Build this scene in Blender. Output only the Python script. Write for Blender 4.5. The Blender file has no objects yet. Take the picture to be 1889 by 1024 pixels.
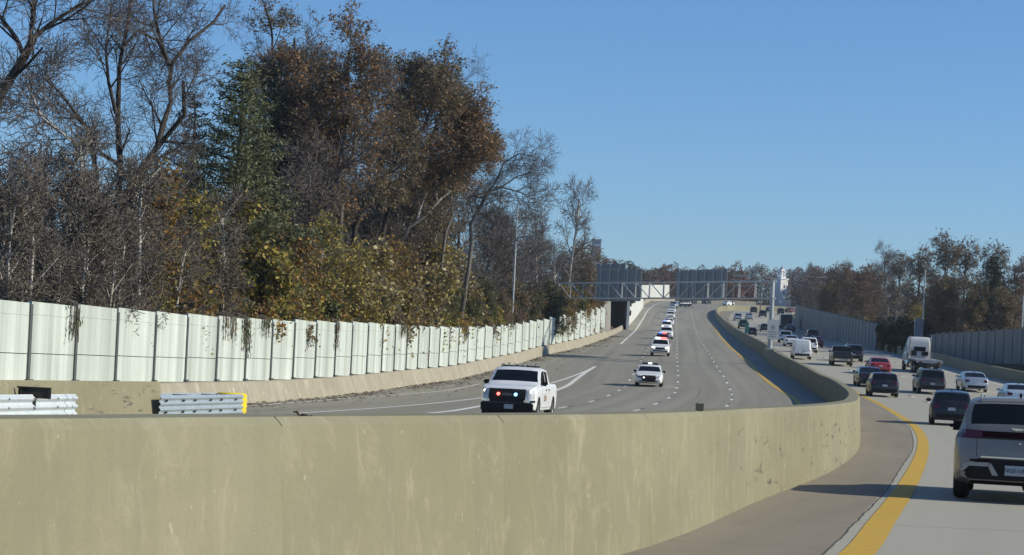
import bpy, bmesh, math, random
import numpy as np
from mathutils import Vector, Matrix
from mathutils.bvhtree import BVHTree

scene = bpy.context.scene
COL = scene.collection
R = math.radians

# ---------------------------------------------------------------- camera, world, sun, exposure
F = 4000.0; CX, CY = 944.5, 512.0; YH = 688.0; ROLL = R(2.8); CAMZ = 1.65
CR, SR = math.cos(ROLL), math.sin(ROLL)
cam_data = bpy.data.cameras.new("camera")
cam = bpy.data.objects.new("camera", cam_data); COL.objects.link(cam)
cam_data.sensor_width = 36.0
cam_data.lens = 36.0 * F / 1889.0
cam_data.shift_x = SR * (YH - CY) / 1889.0
cam_data.shift_y = CR * (YH - CY) / 1889.0
cam_data.clip_start = 0.5; cam_data.clip_end = 6000
cam.matrix_world = Matrix.Translation((0, 0, CAMZ)) @ Matrix.Rotation(R(90), 4, 'X') @ Matrix.Rotation(ROLL, 4, 'Z')
scene.camera = cam

SUN_EL, SUN_AZ = R(29.8), R(-7)          # azimuth measured from +X towards +Y
world = bpy.data.worlds.new("World"); scene.world = world; world.use_nodes = True
nt = world.node_tree; bg = nt.nodes["Background"]
sky = nt.nodes.new("ShaderNodeTexSky"); sky.sky_type = 'NISHITA'; sky.sun_disc = False
sky.sun_elevation = SUN_EL; sky.sun_rotation = R(90) - SUN_AZ
sky.altitude = 150; sky.air_density = 1.08; sky.dust_density = 0.08; sky.ozone_density = 10.0
nt.links.new(sky.outputs[0], bg.inputs[0]); bg.inputs[1].default_value = 0.10
sun_data = bpy.data.lights.new("sun", 'SUN'); sun_data.energy = 3.8; sun_data.angle = R(0.53)
sun_data.color = (1.0, 0.935, 0.77)
sun = bpy.data.objects.new("sun", sun_data); COL.objects.link(sun)
sdir = Vector((math.cos(SUN_EL) * math.cos(SUN_AZ), math.cos(SUN_EL) * math.sin(SUN_AZ), math.sin(SUN_EL)))
sun.rotation_euler = sdir.to_track_quat('Z', 'Y').to_euler()
sun.location = sdir * 200
scene.view_settings.view_transform = 'Standard'; scene.view_settings.look = 'None'
scene.view_settings.exposure = 0.35; scene.view_settings.gamma = 1.0
scene.cycles.max_bounces = 6; scene.cycles.transparent_max_bounces = 6

# ---------------------------------------------------------------- survey of the place
def derot(x, y):
    dx, dy = x - CX, y - CY
    return CX + CR * dx + SR * dy, CY - SR * dx + CR * dy
def interp(pts, v):
    n = len(pts)
    if v <= pts[0][0]:
        (a, b), (c, d) = pts[0], pts[1]; return b + (v - a) * (d - b) / (c - a)
    if v >= pts[-1][0]:
        (a, b), (c, d) = pts[-2], pts[-1]; return d + (v - c) * (d - b) / (c - a)
    for i in range(n - 1):
        if v <= pts[i + 1][0]: break
    x0, y0 = pts[i]; x1, y1 = pts[i + 1]; h = x1 - x0
    def tan(k):
        if k == 0: return (pts[1][1] - pts[0][1]) / (pts[1][0] - pts[0][0])
        if k == n - 1: return (pts[-1][1] - pts[-2][1]) / (pts[-1][0] - pts[-2][0])
        ha = pts[k][0] - pts[k - 1][0]; hb = pts[k + 1][0] - pts[k][0]
        a = (pts[k][1] - pts[k - 1][1]) / ha; b = (pts[k + 1][1] - pts[k][1]) / hb
        return (a * hb + b * ha) / (ha + hb)
    m0, m1 = tan(i), tan(i + 1); t = (v - x0) / h; t2, t3 = t * t, t * t * t
    return (2*t3 - 3*t2 + 1) * y0 + (t3 - 2*t2 + t) * h * m0 + (-2*t3 + 3*t2) * y1 + (t3 - t2) * h * m1
def lin(pts, v):
    if v <= pts[0][0]: return pts[0][1]
    for (a, b), (c, d) in zip(pts, pts[1:]):
        if v <= c: return b + (v - a) * (d - b) / (c - a)
    return pts[-1][1]
# road elevation, cross fall of the left carriageway, median barrier, left parapet, right barrier (distance -> offset)
EP = [(-60,0),(0,0),(40,0),(82,.15),(110,.5),(133,.95),(151,1.35),(175,2.35),(200,3.4),(216,4.1),(296,7.2),(388,10.6),(500,16.0),(580,20.6),(625,23.2),(680,26.2),(715,27.9),(760,29.2),(900,29.5)]
DP = [(-60,.3),(60,.3),(95,.45),(150,.38),(180,.65),(200,.85),(240,.8),(315,.4),(400,.1),(440,0),(900,0)]
XM = [(-60,-25.),(-20,-9.9),(0,-4.6),(10,-2.35),(13.1,-1.35),(20.4,1.1),(31.6,3.75),(41,6.0),(55,8.85),(72,11.75),(90,14.6),(110,17.4),(136,20.5),(159,22.6),(180,23.9),(201,25.2),(233,27.9),(270,30.7),(314,34.2),(400,41.2),(470,46.3),(540,51.6),(575,55.2),(600,59.5),(616,66.5),(624,80),(630,100)]
XW = [(-60,-34),(40,-18.4),(65,-14.4),(73,-13.3),(87,-12.0),(92,-11.3),(149,-4.3),(179,-1.3),(200,.7),(224,3.3),(240,5.6),(317,14.2),(390,20.5),(468,26.4),(597,36.2),(650,41.),(690,46.5),(706,53),(714,65),(720,90)]
def e(z): return interp(EP, z)
def xm(z): return interp(XM, min(z, 628))
def xw(z): return interp(XW, min(z, 719))
def xr(z): return xm(z) + lin([(-60,20.3),(185,20.0),(215,19.0),(263,18.4),(330,18.3),(470,18.2),(600,19)], z)
def S(X, z):
    m = xm(z)
    if X >= m: return e(z)
    t = (m - X) / max(1.0, m - xw(z)); t = max(0, min(1.25, t))
    return e(z) - interp(DP, z) * t
def ray(x, y):
    a, b = derot(x, y); return (a - CX) / F, (YH - b) / F
def W(x, y, h=0.0, zmin=8.0):
    "the point of the road surface (or h above it) seen at a survey direction"
    u, v = ray(x, y); z = zmin; p = z
    g = lambda z: S(u * z, z) + h - (CAMZ + v * z)
    while z < 900:
        if g(z) >= 0: break
        p = z; z += 1.0 if z > 60 else .25
    lo, hi = p, z
    for _ in range(28):
        m = (lo + hi) / 2
        if g(m) >= 0: hi = m
        else: lo = m
    return Vector((u * hi, hi, CAMZ + v * hi))
def P(x, y, z):
    u, v = ray(x, y); return Vector((u * z, z, CAMZ + v * z))
def tangent(z, fn=xm):
    d = Vector((fn(z + 2) - fn(z - 2), 4.0, 0)); return d.normalized()
def smoothstep(a, b, x):
    t = max(0, min(1, (x - a) / (b - a))); return t * t * (3 - 2 * t)

# ---------------------------------------------------------------- object helpers
def tag(o, label=None, cat=None, group=None, kind=None):
    if label: o["label"] = label
    if cat: o["category"] = cat
    if group: o["group"] = group
    if kind: o["kind"] = kind
    return o
def empty(name, loc=(0, 0, 0), label=None, cat=None, group=None):
    o = bpy.data.objects.new(name, None); COL.objects.link(o); o.location = loc
    o.empty_display_size = .3
    return tag(o, label, cat, group)
def link_mesh(name, me, parent=None, mats=None):
    o = bpy.data.objects.new(name, me); COL.objects.link(o)
    if parent is not None: o.parent = parent
    return o
class MB:
    def __init__(s): s.v = []; s.f = []; s.m = []; s.uv = None
    def quad(s, a, b, c, d, m=0):
        n = len(s.v); s.v += [tuple(a), tuple(b), tuple(c), tuple(d)]; s.f.append((n, n+1, n+2, n+3)); s.m.append(m)
    def box(s, c, size, rz=0, m=0):
        hx, hy, hz = size[0]/2, size[1]/2, size[2]/2; n = len(s.v); cr, sr = math.cos(rz), math.sin(rz)
        for dz in (-hz, hz):
            for dx, dy in ((-hx,-hy),(hx,-hy),(hx,hy),(-hx,hy)):
                s.v.append((c[0]+dx*cr-dy*sr, c[1]+dx*sr+dy*cr, c[2]+dz))
        for q in ((0,3,2,1),(4,5,6,7),(0,1,5,4),(1,2,6,5),(2,3,7,6),(3,0,4,7)):
            s.f.append(tuple(n+i for i in q)); s.m.append(m)
    def bar(s, p, q, w, h=None, m=0):
        h = h or w; p = Vector(p); q = Vector(q); d = (q-p).normalized()
        up = Vector((0,0,1)) if abs(d.z) < .95 else Vector((0,1,0))
        a = d.cross(up).normalized()*w/2; b = a.normalized().cross(d).normalized()*h/2; n = len(s.v)
        for c in (p, q):
            for k in (-a-b, a-b, a+b, -a+b): s.v.append(tuple(c+k))
        for f in ((0,3,2,1),(4,5,6,7),(0,1,5,4),(1,2,6,5),(2,3,7,6),(3,0,4,7)):
            s.f.append(tuple(n+i for i in f)); s.m.append(m)
    def tube(s, pts, rad, k=6, m=0, caps=True):
        pts = [Vector(p) for p in pts]; n0 = len(s.v); N = len(pts)
        if not hasattr(rad, '__len__'): rad = [rad]*N
        d = (pts[-1]-pts[0]).normalized(); ref = Vector((0,0,1)) if abs(d.z) < .8 else Vector((1,0,0))
        for i, p in enumerate(pts):
            t = (pts[min(i+1,N-1)]-pts[max(i-1,0)]).normalized()
            a = t.cross(ref).normalized(); b = t.cross(a)
            for j in range(k):
                an = 2*math.pi*j/k
                s.v.append(tuple(p+(a*math.cos(an)+b*math.sin(an))*rad[i]))
        for i in range(N-1):
            for j in range(k):
                s.f.append((n0+i*k+j, n0+i*k+(j+1)%k, n0+(i+1)*k+(j+1)%k, n0+(i+1)*k+j)); s.m.append(m)
        if caps:
            s.f.append(tuple(n0+j for j in range(k))); s.m.append(m)
            s.f.append(tuple(n0+(N-1)*k+j for j in reversed(range(k)))); s.m.append(m)
    def lathe(s, prof, k, axis='z', c=(0,0,0), m=0):
        n0 = len(s.v)
        for (r, h) in prof:
            for j in range(k):
                an = 2*math.pi*j/k; a, b = r*math.cos(an), r*math.sin(an)
                s.v.append({'z':(c[0]+a,c[1]+b,c[2]+h),'x':(c[0]+h,c[1]+a,c[2]+b),'y':(c[0]+a,c[1]+h,c[2]+b)}[axis])
        for i in range(len(prof)-1):
            for j in range(k):
                s.f.append((n0+i*k+j, n0+i*k+(j+1)%k, n0+(i+1)*k+(j+1)%k, n0+(i+1)*k+j)); s.m.append(m)
    def mesh(s, name, mats, smooth=None):
        me = bpy.data.meshes.new(name); me.from_pydata(s.v, [], s.f)
        if not isinstance(mats, (list, tuple)): mats = [mats]
        for x in mats: me.materials.append(x)
        if len(mats) > 1: me.polygons.foreach_set("material_index", s.m)
        if s.uv:
            l = me.uv_layers.new(name="UVMap")
            idx = np.empty(len(me.loops), dtype=np.int32); me.loops.foreach_get("vertex_index", idx)
            l.data.foreach_set("uv", np.array(s.uv, dtype=np.float32)[idx].ravel())
        if smooth is not None:
            me.polygons.foreach_set("use_smooth", [True]*len(me.polygons)); me.set_sharp_from_angle(angle=R(smooth))
        me.update(); return me
    def build(s, name, mats, parent=None, smooth=None, fix=True):
        me = s.mesh(name, mats, smooth)
        if fix:
            bm = bmesh.new(); bm.from_mesh(me); bmesh.ops.recalc_face_normals(bm, faces=bm.faces); bm.to_mesh(me); bm.free()
        return link_mesh(name, me, parent)

# ---------------------------------------------------------------- materials
def mat(name, col=(.5,.5,.5), rough=.6, metal=0.0, spec=.5, coat=0.0, emit=None, es=0.0):
    m = bpy.data.materials.new(name); m.use_nodes = True
    b = m.node_tree.nodes["Principled BSDF"]
    b.inputs["Base Color"].default_value = (*col, 1); b.inputs["Roughness"].default_value = rough
    b.inputs["Metallic"].default_value = metal; b.inputs["Specular IOR Level"].default_value = spec
    if coat: b.inputs["Coat Weight"].default_value = coat; b.inputs["Coat Roughness"].default_value = .05
    if emit: b.inputs["Emission Color"].default_value = (*emit, 1); b.inputs["Emission Strength"].default_value = es
    return m
class NB:
    "small node-graph helper on one material"
    def __init__(s, m): s.m = m; s.t = m.node_tree; s.b = s.t.nodes["Principled BSDF"]
    def new(s, k, **kw):
        n = s.t.nodes.new(k)
        for a, v in kw.items(): setattr(n, a, v)
        return n
    def ln(s, a, b): s.t.links.new(a, b)
    def coord(s, kind='Object', scale=(1,1,1), rot=(0,0,0)):
        c = s.new("ShaderNodeTexCoord"); mp = s.new("ShaderNodeMapping")
        mp.inputs["Scale"].default_value = scale; mp.inputs["Rotation"].default_value = rot
        s.ln(c.outputs[kind], mp.inputs["Vector"]); return mp.outputs[0]
    def noise(s, vec, scale=1, detail=4, rough=.55, dist=0):
        n = s.new("ShaderNodeTexNoise"); n.inputs["Scale"].default_value = scale; n.inputs["Detail"].default_value = detail
        n.inputs["Roughness"].default_value = rough; n.inputs["Distortion"].default_value = dist
        s.ln(vec, n.inputs["Vector"]); return n.outputs[0]
    def ramp(s, fac, stops):
        r = s.new("ShaderNodeValToRGB"); el = r.color_ramp.elements
        while len(el) < len(stops): el.new(.5)
        for q, (p, c) in zip(el, stops): q.position = p; q.color = (*c, 1) if len(c) == 3 else c
        s.ln(fac, r.inputs[0]); return r.outputs[0]
    def mix(s, fac, a, b, mode='MIX'):
        n = s.new("ShaderNodeMix", data_type='RGBA', blend_type=mode)
        for sock, v in ((n.inputs[0], fac), (n.inputs[6], a), (n.inputs[7], b)):
            if hasattr(v, 'links') or hasattr(v, 'is_linked'): s.ln(v, sock)
            elif isinstance(v, (int, float)): sock.default_value = v
            else: sock.default_value = (*v, 1)
        return n.outputs[2]
    def base(s, out): s.ln(out, s.b.inputs["Base Color"])
    def bump(s, h, strength=.3, dist=.02):
        n = s.new("ShaderNodeBump"); n.inputs["Strength"].default_value = strength; n.inputs["Distance"].default_value = dist
        s.ln(h, n.inputs["Height"]); s.ln(n.outputs[0], s.b.inputs["Normal"])
G3 = lambda v: (v, v, v)
def concrete(name, c0, c1, streak, sscale=(1.6,1.6,.16), samount=.5, rough=.85, light=None, lo=.42, hi=.72):
    m = mat(name, rough=rough, spec=.25); n = NB(m)
    v = n.coord('Object'); big = n.noise(v, .35, 5, .6); fine = n.noise(v, 9, 4, .65)
    col = n.ramp(big, [(.25, c0), (.75, c1)])
    sv = n.coord('Object', sscale); st = n.noise(sv, 1.0, 6, .62)
    f = n.ramp(st, [(lo, G3(0)), (hi, G3(samount))])
    col = n.mix(f, col, streak)
    if light:
        lv = n.coord('Object', (1.5,1.5,.45)); ls = n.noise(lv, 1.3, 8, .72, .8)
        col = n.mix(n.ramp(ls, [(.54, G3(0)), (.68, G3(.75))]), col, light)
    col = n.mix(n.ramp(fine, [(.3, G3(0)), (.8, G3(.22))]), col, tuple(x*.6 for x in c0))
    n.base(col); n.bump(fine, .25, .01); return m
M = {}
def barrier_mat():
    m = mat('barrier_concrete', rough=.88, spec=.22); n = NB(m); v = n.coord('Object')
    big = n.noise(n.coord('Object', (.5,.22,.5)), 1, 4, .6)
    col = n.ramp(big, [(.3, (.218,.200,.124)), (.7, (.278,.256,.165))])
    st = n.noise(n.coord('Object', (2.6,2.6,.22)), 1, 4, .55, .2)
    col = n.mix(n.ramp(st, [(.36, G3(.32)), (.52, G3(0))]), col, (.205,.190,.128))
    ls = n.noise(n.coord('Object', (2.4,2.4,1.5)), 1, 10, .78, 1.2)
    col = n.mix(n.ramp(ls, [(.51, G3(0)), (.70, G3(.55))]), col, (.40,.365,.25))
    gr = n.noise(n.coord('Object', (.6,.5,.9)), 1, 4, .6, .3)
    col = n.mix(n.ramp(gr, [(.55, G3(0)), (.75, G3(.35))]), col, (.21,.225,.165))
    fine = n.noise(v, 22, 5, .7)
    col = n.mix(n.ramp(fine, [(.30, G3(.22)), (.5, G3(0))]), col, (.17,.16,.115))
    bs = n.noise(n.coord('Object', (.35,.18,.9)), 1, 5, .6, .5); col = n.mix(n.ramp(bs, [(.48, G3(0)), (.7, G3(.35))]), col, (.20,.188,.125))
    pk = n.noise(v, 9, 2, .5); col = n.mix(n.ramp(pk, [(.735, G3(0)), (.76, G3(.5))]), col, (.46,.43,.33))
    # tyre scuffs where vehicles have rubbed the face, on the outer part of the bend
    sep = n.new("ShaderNodeSeparateXYZ"); n.ln(v, sep.inputs[0])
    mr = n.new("ShaderNodeMapRange"); n.ln(sep.outputs[1], mr.inputs[0]); mr.inputs[1].default_value = 24; mr.inputs[2].default_value = 34
    mz_ = n.new("ShaderNodeMapRange"); n.ln(sep.outputs[2], mz_.inputs[0]); mz_.inputs[1].default_value = 1.25; mz_.inputs[2].default_value = .95
    sc = n.noise(n.coord('Object', (1.2,.75,5.5), (0.35,0,0)), 1, 7, .75, .6)
    k = n.new("ShaderNodeMath", operation='MULTIPLY'); n.ln(mr.outputs[0], k.inputs[0]); n.ln(mz_.outputs[0], k.inputs[1])
    k2 = n.new("ShaderNodeMath", operation='MULTIPLY'); n.ln(k.outputs[0], k2.inputs[0]); n.ln(n.ramp(sc, [(.585, G3(0)), (.64, G3(.85))]), k2.inputs[1])
    col = n.mix(k2.outputs[0], col, (.045,.045,.045))
    n.base(col); n.bump(fine, .35, .012); return m
M['barrier'] = barrier_mat()
M['parapet'] = concrete('parapet_concrete', (.31,.275,.20), (.39,.35,.265), (.22,.20,.15), (1.5,1.5,.2), .6, light=(.56,.52,.43))
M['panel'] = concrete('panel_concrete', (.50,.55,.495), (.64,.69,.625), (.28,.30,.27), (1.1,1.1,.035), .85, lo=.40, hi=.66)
M['panel_dark'] = concrete('shaded_panel_concrete', (.24,.23,.21), (.32,.31,.285), (.15,.145,.135), (.9,.9,.05), .6)  # darker copy of the panel concrete, shade put into the colour
M['abutment'] = concrete('abutment_concrete', (.56,.57,.53), (.66,.67,.63), (.40,.41,.38), (.6,.6,.1), .4)

def road_mat():
    m = mat('road_concrete', rough=.85, spec=.25); n = NB(m)
    uv = n.coord('UV'); big = n.noise(n.coord('UV', (.22,.015,1)), 1, 5, .6)
    col = n.ramp(big, [(.3, (.265,.250,.195)), (.7, (.325,.308,.245))])
    tr = n.noise(n.coord('UV', (1.1,.006,1)), 1, 3, .5)                       # tyre tracks along the lanes
    col = n.mix(n.ramp(tr, [(.42, G3(0)), (.72, G3(.55))]), col, (.175,.162,.132))
    ck = n.new('ShaderNodeTexVoronoi'); ck.feature = 'DISTANCE_TO_EDGE'; ck.inputs['Scale'].default_value = 1.0; n.ln(n.coord('UV', (.13,.045,1)), ck.inputs['Vector'])
    col = n.mix(n.ramp(ck.outputs['Distance'], [(.0, G3(.55)), (.006, G3(0))]), col, (.10,.095,.085))
    pat = n.noise(n.coord('UV', (.5,.12,1)), 1, 6, .7, .5)
    col = n.mix(n.ramp(pat, [(.55, G3(0)), (.8, G3(.30))]), col, (.30,.285,.245))
    fine = n.noise(n.coord('Object'), 14, 4, .7)
    col = n.mix(n.ramp(fine, [(.3, G3(0)), (.8, G3(.25))]), col, (.13,.12,.10))
    # newer, paler concrete on the right carriageway; sawn transverse joints
    sep = n.new("ShaderNodeSeparateXYZ"); n.ln(uv, sep.inputs[0])
    gt = n.new("ShaderNodeMath", operation='GREATER_THAN'); n.ln(sep.outputs[0], gt.inputs[0]); gt.inputs[1].default_value = 0
    mg = n.new("ShaderNodeMath", operation='MULTIPLY'); n.ln(gt.outputs[0], mg.inputs[0]); mg.inputs[1].default_value = .45
    col = n.mix(mg.outputs[0], col, (.50,.475,.385))
    dv = n.new("ShaderNodeMath", operation='MODULO'); n.ln(sep.outputs[1], dv.inputs[0]); dv.inputs[1].default_value = 9.0
    lt = n.new("ShaderNodeMath", operation='LESS_THAN'); n.ln(dv.outputs[0], lt.inputs[0]); lt.inputs[1].default_value = .06
    ml = n.new("ShaderNodeMath", operation='MULTIPLY'); n.ln(lt.outputs[0], ml.inputs[0]); ml.inputs[1].default_value = .55
    col = n.mix(ml.outputs[0], col, (.08,.075,.07))
    n.base(col); n.bump(fine, .2, .01); return m
M['road'] = road_mat()
def shoulder_mat():
    m = mat('shoulder_concrete', rough=.9, spec=.2); n = NB(m)
    big = n.noise(n.coord('UV', (.5,.05,1)), 1, 6, .65, .4)
    col = n.ramp(big, [(.28, (.225,.195,.145)), (.72, (.325,.285,.215))])
    pat = n.noise(n.coord('UV', (.9,.6,1)), 1, 6, .72, .6)
    col = n.mix(n.ramp(pat, [(.55, G3(0)), (.78, G3(.4))]), col, (.13,.112,.088))
    fine = n.noise(n.coord('Object'), 18, 4, .7)
    col = n.mix(n.ramp(fine, [(.3, G3(0)), (.8, G3(.3))]), col, (.10,.09,.07))
    uv = n.coord('UV'); sep = n.new("ShaderNodeSeparateXYZ"); n.ln(uv, sep.inputs[0])
    dv = n.new("ShaderNodeMath", operation='MODULO'); n.ln(sep.outputs[1], dv.inputs[0]); dv.inputs[1].default_value = 4.5
    lt = n.new("ShaderNodeMath", operation='LESS_THAN'); n.ln(dv.outputs[0], lt.inputs[0]); lt.inputs[1].default_value = .025
    ml = n.new("ShaderNodeMath", operation='MULTIPLY'); n.ln(lt.outputs[0], ml.inputs[0]); ml.inputs[1].default_value = .7
    col = n.mix(ml.outputs[0], col, (.06,.055,.05))
    n.base(col); n.bump(fine, .3, .012); return m
M['shoulder'] = shoulder_mat()
def paint_mat(name, c, wear, amt=.5, rumble=False):
    m = mat(name, rough=.7, spec=.3); n = NB(m)
    w = n.noise(n.coord('Object'), 7, 6, .7); w2 = n.noise(n.coord('Object', (.4,.05,1)), 1, 3)
    col = n.mix(n.ramp(w, [(.5, G3(0)), (.72, G3(amt))]), c, wear)
    col = n.mix(n.ramp(w2, [(.4, G3(0)), (.7, G3(.25))]), col, tuple(x*.7 for x in c))
    if rumble:
        wv = n.new("ShaderNodeTexWave"); wv.wave_type = 'BANDS'; wv.bands_direction = 'Y'
        wv.inputs["Scale"].default_value = 1.05; wv.inputs["Distortion"].default_value = .6; wv.inputs["Detail"].default_value = 1
        n.ln(n.coord('UV'), wv.inputs["Vector"])
        col = n.mix(n.ramp(wv.outputs[1], [(.35, G3(.28)), (.7, G3(0))]), col, tuple(x*.55 for x in c))
        n.bump(wv.outputs[1], .8, .03)
    n.base(col); return m
M['white_line'] = paint_mat('white_road_paint', (.74,.73,.68), (.30,.28,.24), .55)
M['yellow_line'] = paint_mat('yellow_road_paint', (.62,.385,.045), (.34,.27,.13), .75, True)
M['yellow_far'] = paint_mat('yellow_edge_paint', (.60,.37,.05), (.32,.24,.10), .5)
M['crack'] = mat('tar_joint', (.06,.055,.05), .8)
def ground_mat():
    m = mat('dry_ground', rough=1, spec=.1); n = NB(m)
    a = n.noise(n.coord('Object'), .12, 8, .7); b = n.noise(n.coord('Object'), 2.5, 6, .7)
    col = n.ramp(a, [(.3, (.055,.06,.025)), (.5, (.085,.065,.035)), (.7, (.05,.045,.022))])
    col = n.mix(n.ramp(b, [(.45, G3(0)), (.7, G3(.6))]), col, (.14,.10,.055)); n.base(col); n.bump(b, .6, .1); return m
M['ground'] = ground_mat()
def metal_mat(name, c, rough=.45, metal=.7, vary=.3, streak=None):
    m = mat(name, c, rough, metal); n = NB(m)
    w = n.noise(n.coord('Object'), 3, 6, .65); w2 = n.noise(n.coord('Object', (2,2,.3)), 2, 4)
    col = n.mix(n.ramp(w, [(.4, G3(0)), (.7, G3(vary))]), c, tuple(x*.6 for x in c))
    col = n.mix(n.ramp(w2, [(.5, G3(0)), (.75, G3(vary))]), col, streak or tuple(x*.75 for x in c))
    n.base(col); return m
M['galv'] = metal_mat('galvanised_steel', (.55,.60,.62), .42, .55)
M['rail_white'] = metal_mat('white_guardrail_steel', (.60,.65,.66), .5, .15, .35, (.5,.48,.44))
M['rail_grey'] = metal_mat('grey_guardrail_steel', (.42,.48,.50), .45, .35, .4)
M['post_dark'] = metal_mat('weathered_post_steel', (.10,.105,.10), .6, .2, .4)
M['gantry'] = metal_mat('gantry_aluminium', (.46,.48,.48), .5, .1, .25)
M['sign_back'] = metal_mat('sign_back_aluminium', (.24,.25,.245), .6, .05, .3)
M['pole'] = metal_mat('pole_steel', (.40,.42,.41), .5, .3, .3)
M['yellow_nose'] = paint_mat('yellow_plastic', (.85,.62,.03), (.5,.36,.05), .5)
M['green_sign'] = mat('green_sign_sheet', (.01,.13,.085), .5)
M['white_sign'] = paint_mat('white_sign_sheet', (.55,.56,.53), (.35,.35,.33), .5)
M['black'] = mat('black_paint', (.015,.015,.016), .6)
M['tyre'] = mat('tyre_rubber', (.018,.018,.018), .85)
M['plastic'] = mat('black_plastic_trim', (.014,.014,.015), .7, 0, .22)
M['arch'] = mat('wheel_arch_liner', (.008,.008,.008), .9)
M['rim'] = mat('alloy_rim', (.38,.39,.40), .3, .85)
M['rim_dark'] = mat('dark_alloy_rim', (.06,.06,.065), .4, .6)
M['chrome'] = mat('chrome_trim', (.75,.76,.77), .12, 1.0)
M['silver_trim'] = mat('satin_silver_trim', (.34,.335,.32), .45, .4)
M['glass'] = mat('tinted_window_glass', (.006,.008,.009), .05, 0, .32)
M['tail'] = mat('red_tail_lens', (.085,.004,.006), .15, 0, .5, .5)
M['tail_dark'] = mat('dark_red_tail_lens', (.020,.002,.0022), .35, 0, .12)
M['lens'] = mat('clear_lamp_lens', (.55,.55,.52), .1, .2, .6)
M['lamp_on'] = mat('lit_headlamp', (.9,.85,.7), .2, emit=(1,.90,.70), es=3.0)
M['red_on'] = mat('lit_red_lamp', (.8,.05,.03), .2, emit=(1,.10,.08), es=5.0)
M['blue_on'] = mat('lit_blue_lamp', (.1,.4,.8), .2, emit=(.20,.62,1), es=4.5)
M['blue_deep'] = mat('lit_deep_blue_lamp', (.05,.1,.8), .2, emit=(.12,.25,1), es=2.5)
M['white_on'] = mat('lit_white_lamp', (.9,.9,.85), .2, emit=(1,.97,.9), es=2.5)
M['plate'] = mat('licence_plate', (.36,.40,.44), .4)
M['plate_ink'] = mat('plate_lettering', (.03,.05,.12), .5)
M['gold_ink'] = mat('gold_door_lettering', (.50,.26,.08), .5)
M['red_ink'] = mat('dark_red_door_lettering', (.25,.03,.03), .5)
def car_paint(name, c, metal=.0, rough=.3):
    m = mat(name, c, rough, metal, .45, .5 if sum(c) > .6 else .22); n = NB(m)
    d = n.noise(n.coord('Object'), 1.1, 3, .5)
    n.base(n.mix(n.ramp(d, [(.45, G3(0)), (.8, G3(.10))]), c, (.20,.17,.13)))    # road dust
    r = n.ramp(d, [(.3, G3(rough*.85)), (.8, G3(rough*1.3))]); n.ln(r, n.b.inputs["Roughness"]); return m
PAINT = {k: car_paint(k + '_car_paint', c, mt, r) for k, c, mt, r in (
    ('white', (.78,.79,.78), 0, .35), ('black', (.012,.014,.018), .0, .25), ('dark', (.012,.014,.016), .1, .25),
    ('graphite', (.030,.031,.032), .3, .3), ('taupe', (.25,.225,.195), .25, .33), ('silver', (.48,.50,.51), .6, .35),
    ('red', (.34,.02,.025), .1, .3), ('maroon', (.12,.02,.03), .1, .35), ('green', (.02,.10,.085), .1, .35),
    ('blue', (.05,.10,.20), .2, .35), ('navy', (.02,.028,.05), .2, .3), ('pale_blue', (.50,.58,.64), .3, .35))}
# ---------------------------------------------------------------- ground, road, markings
def strip(name, zs, fa, fb, h, m, nx=1, parent=None, kind=None, uvf=None):
    b = MB(); b.uv = []
    for z in zs:
        a, c = fa(z), fb(z)
        for i in range(nx + 1):
            X = a + (c - a) * i / nx; b.v.append((X, z, S(X, z) + h)); b.uv.append((X - xm(z), z))
    k = nx + 1
    for j in range(len(zs) - 1):
        for i in range(nx):
            b.f.append((j*k+i, j*k+i+1, (j+1)*k+i+1, (j+1)*k+i)); b.m.append(0)
    o = b.build(name, m, parent, smooth=60, fix=False)
    if kind: o["kind"] = kind
    return o
ZS = [-60 + 4*i for i in range(38)] + [92 + 4*i for i in range(130)] + [612 + 2*i for i in range(57)]
def terrain(X, z):
    zz = min(z, 735); m, l, r = xm(zz), xw(zz), xr(zz)
    far = smoothstep(720, 900, z) * 9
    base = e(zz) if z < 735 else e(735)
    if X < l:
        d = l - X; h = S(l, zz) - .3 + smoothstep(.8, 2.2, d) * 1.0 + min(d, 60) * .012
        gap = smoothstep(318, 326, z) * (1 - smoothstep(560, 620, z))
        return h - gap * (smoothstep(1, 14, d) * 2.2) + far
    if X > r + .6:
        d = X - r - .6; return base - .3 + smoothstep(1, 9, d) * 2.3 + min(d, 80) * .02 + far
    return base - (1.6 if z < 720 else .5) + far * .6 - 0.2
b = MB(); gz = [-80 + 8*i for i in range(100)] + [720 + 30*i for i in range(12)] + [1100, 1250, 1500, 2000, 3000, 4500]
offs = [-2500,-900,-400,-200,-120,-70,-40,-25,-15,-10,-6,-3.5,-2.2,-1.5,-.9,-.4]
for z in gz:
    zz = min(z, 719); l, r = xw(min(zz, 650)), xr(min(zz, 600)) + .6
    if z > 700: l, r = 30, 95
    row = [l+o for o in offs] + [l+.3, l*.66+r*.34, l*.33+r*.67, r-.2] + [r-o for o in reversed(offs)]
    for X in row:
        rise = smoothstep(900, 1500, z) * 12
        b.v.append((X, z, terrain(X, z) + rise))
k = len(offs)*2 + 4
for j in range(len(gz)-1):
    for i in range(k-1):
        b.f.append((j*k+i, j*k+i+1, (j+1)*k+i+1, (j+1)*k+i)); b.m.append(0)
ground = b.build('ground', M['ground'], smooth=60, fix=False); ground["kind"] = "structure"

def xroad_r(z): return xr(z) + .5 if z < 600 else xr(600) + .5 + (z-600)*2.2
road = strip('road', ZS, lambda z: xw(z) - .3, xroad_r, 0, M['road'], 24, kind='structure')
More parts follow.
